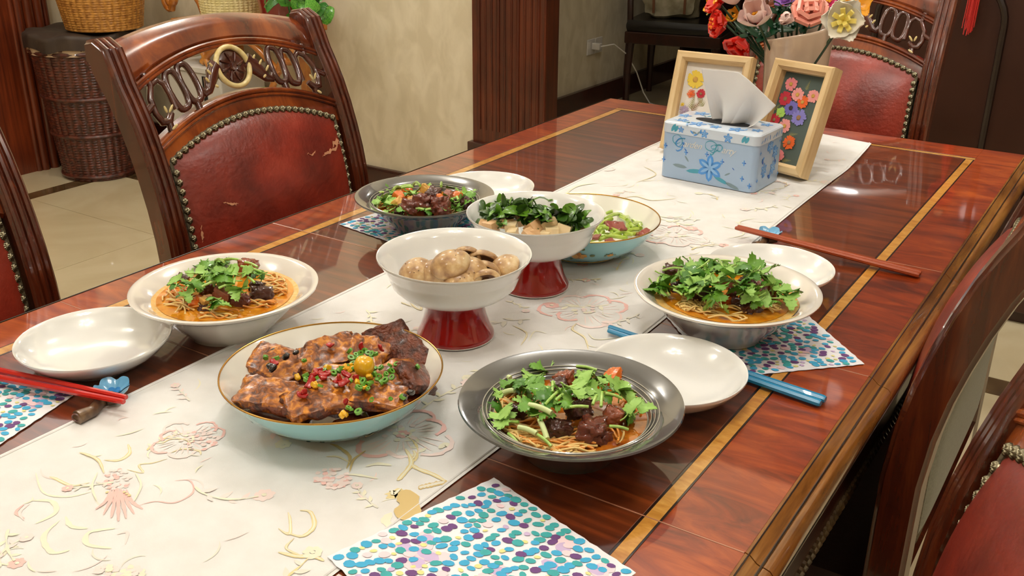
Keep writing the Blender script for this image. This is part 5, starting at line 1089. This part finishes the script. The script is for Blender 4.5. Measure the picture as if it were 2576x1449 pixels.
def petal_mesh(name, L, Wd, cup, m_, thick=.0012, edge=0):
    mm = M()
    def top(u, v): x = (u - .5) * 2; w_ = Wd / 2 * (math.sin(PI * min(.97, max(.02, v * .82 + .1))) ** .7); e = edge * math.sin(u * 18) * v; return (x * w_, L * v + e - .12 * L * x * x * v, cup * (v * v * L * .5 + x * x * w_ * .7))
    mm.grid(11, 9, top); mm.grid(11, 9, lambda u, v: tuple(Vector(top(1 - u, v)) - Vector((0, 0, thick)))); 
    for (uu) in (0, 1): mm.grid(9, 2, lambda u, v: tuple(Vector(top(uu, u)) - Vector((0, 0, thick * v))))
    mm.grid(11, 2, lambda u, v: tuple(Vector(top(u, 1)) - Vector((0, 0, thick * v)))); return mesh(name, mm, m_, 60)
def flower(label, u, v, Y, toward, petals, centre, stem_to=(VX, VY, .86), s=1, name='toy_flower'):
    d = FW * FPX + RT * (u - 1288) - UP * (v - 724.5); P = CAM + d * (Y / d.y); ax = Vector(toward).normalized(); t = thing(name, label, 'flower', P, 0, 'toy brick flowers in the vase')
    R = ax.to_track_quat('Z', 'Y').to_matrix().to_4x4()
    for me, n, tilt, off, rad in petals:
        for k in range(n):
            T = R @ RZ(2 * PI * k / n + off) @ Matrix.Translation((0, rad * s, 0)) @ Matrix.Rotation(tilt, 4, 'X') @ Matrix.Scale(s, 4); o = link('petal', me, t); o.matrix_local = T
    for me, T0 in centre: o = link('flower_centre', me, t); o.matrix_local = R @ T0 @ Matrix.Scale(s, 4)
    q = Vector(stem_to) - P; part('flower_stem', M().tube([-ax * .004, q * .4 - ax * .012, q * .92], .0022, 8), PB_['gr'], t)
    return t
def studs(m_, n, r, L, rad):
    mm = M()
    for k in range(n): a = 2 * PI * k / n; mm.tube([(0, 0, 0), (r * .5 * math.cos(a), r * .5 * math.sin(a), L * .6), (r * math.cos(a), r * math.sin(a), L)], [rad, rad, rad * 1.5], 8)
    return mesh('flower_centre', mm, m_, 50)
pMag = petal_mesh('petal', .036, .030, .9, PB_['mag']); pMagi = petal_mesh('petal', .028, .022, 1.1, PB_['mag']); pRed = mesh('petal', M().box(-.009, .009, 0, .020, 0, .004).box(-.005, .005, .004, .018, .004, .0075).tube([(-.007, .020, .002), (.007, .020, .002)], .002, 8), PB_['red'], 30)
pPk = mesh('petal', M().box(-.012, .012, 0, .024, 0, .003).box(-.013, .013, .020, .027, -.001, .006).box(-.006, .006, .008, .018, .003, .005), PB_['pk'], 30); pWh = petal_mesh('petal', .040, .042, .55, PB_['wh'], .002, .0012); pAm = petal_mesh('petal', .030, .034, .5, PB_['am'], .002, .0012)
pYe = mesh('petal', M().box(-.004, .004, .004, .026, .001, .0042), PB_['ye'], 30); pPu = petal_mesh('petal', .012, .011, .4, PB_['pu']); pGr = petal_mesh('petal', .045, .018, .3, PB_['gr'])
TV = Vector((.45, -.86, .35)); I4 = Matrix.Identity(4)
yel = studs(PB_['am'], 5, .004, .012, .0016); cor = studs(PB_['co'], 6, .007, .010, .0022)
flower('white and blush magnolia blossom facing the viewer above the vase rim', 1905, 52, 1.80, (.1, -.8, .55), [(pMag, 3, .55, .3, .002), (pMag, 3, .85, 1.35, .001)], [(cor, I4), (yel, TR(0, 0, .004))], s=1.4)
flower('small blush magnolia bud right of the large magnolia', 1968, 50, 1.83, (.5, -.6, .2), [(pMagi, 3, 1.1, 0, .001), (pMagi, 2, .8, 1, .001)], [(cor, I4)], s=1.1)
flower('blush white blossom at the upper left of the bunch', 1850, 8, 1.86, (-.2, -.4, .8), [(pMag, 6, .5, 0, .002)], [(yel, I4)], s=1.2)
flower('salmon pink peony built of blocks in the middle of the bunch', 2036, 30, 1.86, (.3, -.7, .6), [(pPk, 7, .25, 0, .006), (pPk, 6, .8, .4, .004), (pPk, 4, 1.2, .1, .001)], [(studs(PB_['pk'], 5, .004, .012, .004), I4)], s=1.0)
flower('large white poppy with pale yellow centre at the right of the bunch', 2122, 52, 1.78, (.25, -.9, .15), [(pWh, 3, .45, .5, .002), (pWh, 3, .25, 1.55, .001), (pYe, 7, .75, .2, .002), (pYe, 4, 1.1, .5, 0)], [(studs(PB_['lg'], 8, .006, .010, .002), I4)], s=1.02)
flower('amber yellow flower behind the white poppy', 2152, 12, 1.84, (.6, -.7, .3), [(pAm, 5, .3, 0, .002)], [(yel, I4)], s=.9)
flower('red blocky blossom at the left above the orange stamens', 1822, 62, 1.86, (-.55, -.6, .1), [(pRed, 6, .75, 0, .005), (pRed, 4, 1.2, .3, .001)], [(studs(PB_['og'], 6, .007, .022, .0013), I4)], s=1.3)
flower('lowest red blocky blossom hanging at the left of the vase', 1868, 104, 1.85, (-.2, -.6, -.6), [(pRed, 6, .8, .2, .006), (pRed, 4, 1.25, .3, .002)], [(yel, I4)], s=1.4)
flower('red blossom at the top left edge of the bunch', 1812, 12, 1.88, (-.5, -.5, .5), [(pRed, 6, .5, 0, .004)], [(yel, I4)], s=1.2)
flower('yellow blossom at the far left of the bunch', 1795, 18, 1.90, (-.8, -.4, .2), [(pYe, 6, .4, 0, .002), (pAm, 3, .7, .4, .001)], [(yel, I4)], s=.7)
flower('orange blossom between the red ones and the magnolia', 1852, 45, 1.89, (-.3, -.6, .5), [(pAm, 5, .5, 0, .002)], [(yel, I4)], s=.7)
flower('lilac blossom cluster at the top of the bunch', 1975, 2, 1.90, (0, -.6, .8), [(pPu, 6, .3, 0, .004), (pPu, 6, .5, .5, .012), (pPu, 5, .9, .2, .002)], [(yel, I4)], s=1.1)
flower('lilac blossom cluster just behind the peony', 2010, -12, 1.88, (.1, -.5, .8), [(pPu, 6, .3, 0, .004), (pPu, 7, .5, .5, .014)], [(yel, I4)], s=1.1)
flower('magenta blossom peeping out between peony and poppy', 2085, 6, 1.92, (.2, -.7, .5), [(petal_mesh('petal', .02, .016, .5, PB_['ma']), 6, .4, 0, .002)], [(yel, I4)], s=1)
for k, (u, v, Y, d) in enumerate(((1918, 92, 1.85, 'below the magnolia at the left of the rim'), (1950, 72, 1.86, 'over the left of the vase rim'), (1990, 70, 1.90, 'over the middle of the vase rim'), (2025, 68, 1.92, 'over the right of the vase rim'), (1870, 70, 1.90, 'between the red blossoms'), (1960, 30, 1.92, 'behind the small magnolia bud'), (1885, 85, 1.88, 'between magnolia and the lowest red blossom'))):
    flower('dark green leaf tuft ' + d, u, v, Y, (frr.uniform(-.4, .4), -.5, .6), [(pGr, 4, .4, k, 0)], [(studs(PB_['gr'], 5, .006, .012, .002), I4)], s=.85, name='toy_leaf_tuft')

# ================================================================== BACKGROUND
WICK = mat('dark_wicker', c(50, 18, 10), .4, coat=.4, col2=c(96, 40, 22), scale=60); WICKL = mat('honey_wicker', c(150, 96, 34), .45, coat=.2, col2=c(196, 138, 60), scale=60); CANE = mat('cream_cane', c(206, 190, 130), .6, col2=c(222, 208, 156), scale=50)
def weave(rfun, h, nst, rows, amp, m_, name, parent, nn=5):
    mm = M(); nu = nst * 6; nv = rows * nn + 1
    def fn(u, v):
        a = 2 * PI * u; row = v * rows; rfr = row - math.floor(row); r = rfun(v); s = abs(math.sin(a * nst / 2)); rd = r + amp * s * (.35 + .65 * math.sin(PI * rfr) ** .5)
        return (rd * math.cos(a), rd * math.sin(a), h * v)
    mm.grid(nu, nv, fn, closeu=True); mm.lathe([(0, .001), (rfun(0), .001)], 48); return part(name, mm, m_, parent, 80)
hp = thing('laundry_hamper', 'tall dark wicker hamper with a black cloth cover by the left wall', 'basket', (-3.89, 2.61, 0))
weave(lambda v: .15 + .055 * v, .57, 34, 50, .006, WICK, 'woven_side', hp)
for z in (.02, .20, .36, .55): part('braided_band', M().tube([((.154 + .055 * z / .57) * math.cos(a), (.154 + .055 * z / .57) * math.sin(a), z) for a in np.linspace(0, 2 * PI, 61)[:-1]], .009, 8, closed=True), WICK, hp)
def cov(u, v):
    a = 2 * PI * u; r = .222 * min(1, v * 1.35) + .004 * math.sin(a * 14) * (v > .7); return (r * math.cos(a), r * math.sin(a), .625 + .012 * mnoise.noise(Vector((r * math.cos(a) * 9, r * math.sin(a) * 9, 0))) - .06 * max(0, v - .72) / .28 + .006 * math.sin(a * 7) * v)
part('cloth_cover', M().grid(90, 16, cov, closeu=True), mat('black_cover', c(44, 32, 24), .6, col2=c(62, 48, 36), scale=14, bump=.3), hp, 80)
part('cover_lining', M().grid(90, 3, lambda u, v: ((.212 + .004 * math.sin(2 * PI * u * 14)) * math.cos(2 * PI * u), (.212 + .004 * math.sin(2 * PI * u * 14)) * math.sin(2 * PI * u), .57 - .028 * v), closeu=True), mat('cream_lining', c(196, 170, 140), .8), hp, 80)
bk = thing('wicker_basket', 'honey coloured wicker basket standing on the dark hamper', 'basket', (-3.80, 2.67, .632))
weave(lambda v: .150 + .05 * v, .30, 36, 30, .005, WICKL, 'woven_side', bk); part('rim_band', M().tube([(.203 * math.cos(a), .203 * math.sin(a), .30) for a in np.linspace(0, 2 * PI, 61)[:-1]], .012, 8, closed=True), WICKL, bk)
OAK = wood('honey_oak', c(150, 84, 28), c(186, 114, 44), c(212, 146, 66), (5, 5, 5), 4, .3, .6, 5)
ps = thing('plant_stand', 'scrolled honey wood plant stand against the back wall', 'plant stand', (-3.03, 2.86, 0))
def spiral(cx, cz, r0, r1, turns, a0, y, sg=1, n=40): return [(cx + (r0 + (r1 - r0) * k / n) * math.cos(a0 + sg * turns * 2 * PI * k / n), y, cz + (r0 + (r1 - r0) * k / n) * math.sin(a0 + sg * turns * 2 * PI * k / n)) for k in range(n + 1)]
sl = M(); sl.box(-.42, .20, -.13, .13, .665, .69); part('shelf', sl, OAK, ps, False, .004)
part('scroll_arm', M().tube(spiral(-.565, .745, .010, .045, 1.4, 2.4, 0)[:-1] + [(-.53, 0, .79), (-.48, 0, .815), (-.43, 0, .80), (-.38, 0, .74), (-.36, 0, .69)], .016, 10, up=(0, 1, 0)), OAK, ps)
for x, sg in ((-.28, 1), (.14, -1)):
    part('scroll_leg', M().tube(spiral(x - sg * .05, .60, .012, .042, 1.3, 0, -.09)[:-1] + [(x - sg * .01, -.09, .56), (x + sg * .07, -.09, .42), (x + sg * .06, -.09, .2), (x, -.09, .02)], .014, 10, up=(0, 1, 0)), OAK, ps)
part('arched_brace', M().tube([(-.30 + .44 * t, -.09, .52 + .12 * math.sin(PI * t)) for t in np.linspace(0, 1, 16)], .014, 10, up=(0, 1, 0)), OAK, ps)
part('back_leg', M().box(-.3, -.27, .08, .11, 0, .665), OAK, ps, False); part('back_leg', M().box(.08, .11, .08, .11, 0, .665), OAK, ps, False)
cp = thing('cane_pot', 'cream cane-covered flower pot on the scrolled plant stand', 'plant pot', (-3.18, 2.82, .690))
weave(lambda v: .115 + .015 * v, .2, 40, 20, .004, CANE, 'woven_cover', cp); part('rim_band', M().tube([(.132 * math.cos(a), .132 * math.sin(a), .2) for a in np.linspace(0, 2 * PI, 49)[:-1]], .008, 8, closed=True), CANE, cp)
rpt = thing('potted_plant', 'leafy green plant in a red pot at the right end of the plant stand', 'plant', (-2.90, 2.82, .690))
part('pot', M().lathe([(0, .001), (.070, 0), (.075, .01), (.10, .16), (.107, .165), (.107, .18), (.096, .18), (.09, .16), (0, .15)], 40), mat('red_pot', c(130, 18, 14), .3, coat=.8), rpt)
LV = mat('pothos_leaf', c(54, 132, 34), .35, coat=.4, col2=c(120, 186, 70), scale=18); LVD = mat('pothos_leaf_deep', c(30, 84, 24), .35, coat=.4, col2=c(62, 130, 44), scale=18)
HEART = [(0, 0), (.28, -.10), (.46, .08), (.48, .3), (.38, .55), (.22, .78), (.08, .94), (0, 1)]
HM = [leaf_mesh('leaf', [a, a], i + 1, b, q, HEART, False) for i, (a, b, q) in enumerate(((LV, .4, .5), (LVD, .8, .6), (LV, .9, 1.0)))]
lr = random.Random(31)
for k in range(60):
    u = lr.uniform(650, 815); v = lr.uniform(-60, 10 if u < 730 else 52); Y = lr.uniform(2.60, 2.84); d = FW * FPX + RT * (u - 1288) - UP * (v - 724.5); P = CAM + d * (Y / d.y) - Vector((-2.90, 2.82, .690))
    if P.z > .17 or P.x > .1: l_ = link('leaf', HM[k % 3], rpt, P, (lr.uniform(.3, 1.5), lr.gauss(0, .4), lr.uniform(-1.5, 1.5)), lr.uniform(.05, .085)); l2 = part('leaf_stalk', M().tube([(0, 0, .17), (P.x * .4, P.y * .4, .17 + abs(P.z) * .5 + .04), tuple(P)], .0022, 5), LVD, rpt)
bx2 = thing('storage_box', 'white storage box standing under the plant stand', 'box', (-3.36, 2.86, 0)); part('box_side', M().box(-.16, .16, -.12, .12, 0, .48), mat('white_box', c(196, 192, 182), .6), bx2, False, .006); part('black_edge', M().box(.055, .075, -.124, -.119, .02, .47), mat('black_strip', c(16, 14, 14), .5), bx2, False); part('box_lid', M().box(-.17, .17, -.125, .125, .48, .505), mat('white_box_lid', c(206, 202, 194), .6), bx2, False, .004)
# far room: socket, charger and lead
sk = thing('wall_socket', 'white double wall socket on the wallpaper behind the pilaster', 'socket', (-2.738, 5.02, .345))
part('face_plate', M().box(0, .008, -.085, -.003, -.043, .043), PORC_W, sk, False, .003); part('face_plate', M().box(0, .008, .003, .085, -.043, .043), PORC_W, sk, False, .003)
ch = thing('phone_charger', 'white charger plugged in the wall socket with a white lead running down', 'charger', (-2.728, 4.99, .350))
part('charger_body', M().box(0, .05, -.018, .018, -.018, .018), PORC_W, ch, False, .004)
part('charging_lead', M().tube([(.05, 0, 0), (.10, .06, .01), (.14, .14, -.05), (.17, .22, -.16), (.20, .26, -.28), (.24, .27, -.34), (.4, .2, -.344)], .004, 8), PORC_W, ch)
# dark side chair with a cloth bag
DKC = mat('near_black_wood', c(40, 16, 10), .3, coat=.4, col2=c(56, 22, 12), scale=20); BLK = mat('black_leather', c(18, 15, 14), .35, coat=.3)
sc = thing('side_chair', 'dark wooden side chair with black leather seat in the room behind', 'chair', (-2.38, 5.42, 0), math.radians(10))
for x, y in ((-.25, -.24), (.25, -.24), (-.25, .24), (.25, .24)): part('leg', M().tube([(x, y, 0), (x, y, .2), (x * .96, y * .96, .42)], [.018, .022, .028], 8), DKC, sc)
part('seat', M().chunk(.28, .27, .035, .2, 0, 1, 0, 10, T=TR(0, 0, .455)), BLK, sc); part('seat_frame', M().box(-.27, .27, -.26, .26, .36, .425), DKC, sc, False, .006)
for x in (-.25, .25): part('arm_post', M().tube([(x, -.22, .42), (x, -.24, .6), (x, -.2, .68)], .018, 8), DKC, sc); part('armrest', M().tube([(x, -.26, .67), (x, 0, .69), (x, .26, .68)], .022, 8), DKC, sc); part('back_post', M().tube([(x, .25, .42), (x, .28, .8), (x, .32, 1.05)], .02, 8), DKC, sc)
part('back_rail', M().box(-.25, .25, .27, .31, .85, 1.02), DKC, sc, False, .006)
bg = thing('cloth_bag', 'cream cloth bag with brown straps on the black seat of the side chair', 'bag', (-2.44, 5.36, .492), .3)
part('bag_body', M().chunk(.17, .11, .16, .45, .12, 9, 3, 16, T=TR(0, 0, .15)), mat('cream_canvas', c(196, 186, 156), .85, col2=c(150, 140, 110), scale=14, bump=.5, bscale=30), bg)
for x in (-.08, .09): part('bag_strap', M().tube([(x, -.112, .03), (x * 1.02, -.128, .15), (x, -.11, .29)], .008, 6, flat=.4), mat('brown_strap', c(120, 76, 46), .7), bg)
# bookcase in the far room and cabinet on the right
bc = thing('bookcase', 'tall dark wooden bookcase in the far room behind the flowers', 'bookcase', (-1.95, 6.4, 0))
part('carcass', M().box(-.80, -.77, -.2, .2, 0, 2.2).box(.97, 1.0, -.2, .2, 0, 2.2).box(-.77, .97, .18, .2, 0, 2.2), DKC, bc, False)
for z in (.02, .42, .8, 1.2, 1.6, 2.17): part('shelf', M().box(-.77, .97, -.2, .18, z, z + .03), DKC, bc, False)
for x in (-.2, .4): part('divider', M().box(x, x + .03, -.2, .18, .05, 2.17), DKC, bc, False)
PAN = mat('dark_brown_lacquer', c(54, 26, 14), .42, coat=.15, col2=c(60, 30, 17), scale=4)
cb = thing('tall_cabinet', 'tall dark brown cabinet with arched door panels behind the far chair', 'cabinet', (-.28, 3.25, 0))
part('carcass', M().box(-.62, .62, -.10, .25, 0, 2.3), PAN, cb, False, .003)
for x0 in (-.61, .005):
    d_ = part('door', M().box(x0, x0 + .605, -.125, -.10, .04, 2.28), PAN, cb, False, .003)
    x1, x2 = x0 + .13, x0 + .475; zt_ = .985; pth = [(x1, -.126, .12), (x1, -.126, zt_ - .12)] + [(x1 + .12 - .12 * math.cos(a), -.126, zt_ - .12 + .12 * math.sin(a)) for a in np.linspace(0, PI / 2, 9)] + [(x2 - .12 + .12 * math.sin(a), -.126, zt_ - .12 + .12 * math.cos(a)) for a in np.linspace(0, PI / 2, 9)] + [(x2, -.126, .12)]
    part('arched_bead', M().tube(pth, .010, 8, closed=True), mat('dark_bead', c(30, 12, 8), .35, coat=.3), d_)
    pt2 = [(x, y, 2.6 - z * .5 if 0 else 1.06 + (z - .12) * 1.25) for x, y, z in pth]; part('arched_bead', M().tube(pt2, .010, 8, closed=True), MATS['dark_bead'], d_)
part('knob', M().lathe([(0, .03), (.014, .028), (.018, .018), (.008, .008), (.008, 0)], 20, T=TR(-.215, -.126, 1.20) @ Matrix.Rotation(PI / 2, 4, 'X')), NAIL, cb)
ts2 = thing('knot_tassel', 'red silk knot with a long tassel hanging on the dark cabinet', 'tassel', (-.495, 3.095, 1.20)); RS = mat('red_silk', c(206, 26, 12), .5, sheen=.4)
kn = M(); kr = random.Random(2)
for k in range(5): a = k * PI / 5; kn.tube([(.035 * math.cos(b) * math.cos(a) - .018 * math.sin(b) * math.sin(a), -.008, -.06 + .035 * math.cos(b) * math.sin(a) + .018 * math.sin(b) * math.cos(a)) for b in np.linspace(0, 2 * PI, 21)[:-1]], .0035, 6, closed=True)
kn.tube([(0, -.008, 0), (0, -.008, -.03)], .002, 6); kn.tube([(0, -.008, -.09), (0, -.008, -.115)], .006, 8); part('knot', kn, RS, ts2)
tsl = M()
for k in range(46):
    a = kr.uniform(0, 6.28); r = kr.uniform(.001, .014); L = kr.uniform(.20, .255); tsl.tube([(r * .4 * math.cos(a), -.012 + r * .3 * math.sin(a), -.11), (r * math.cos(a), -.012 + r * .5 * math.sin(a), -.17), (r * 1.15 * math.cos(a) - .006, -.012 + r * .5 * math.sin(a), -.11 - L)], .0012, 5)
part('silk_fringe', tsl, RS, ts2, kind='stuff')
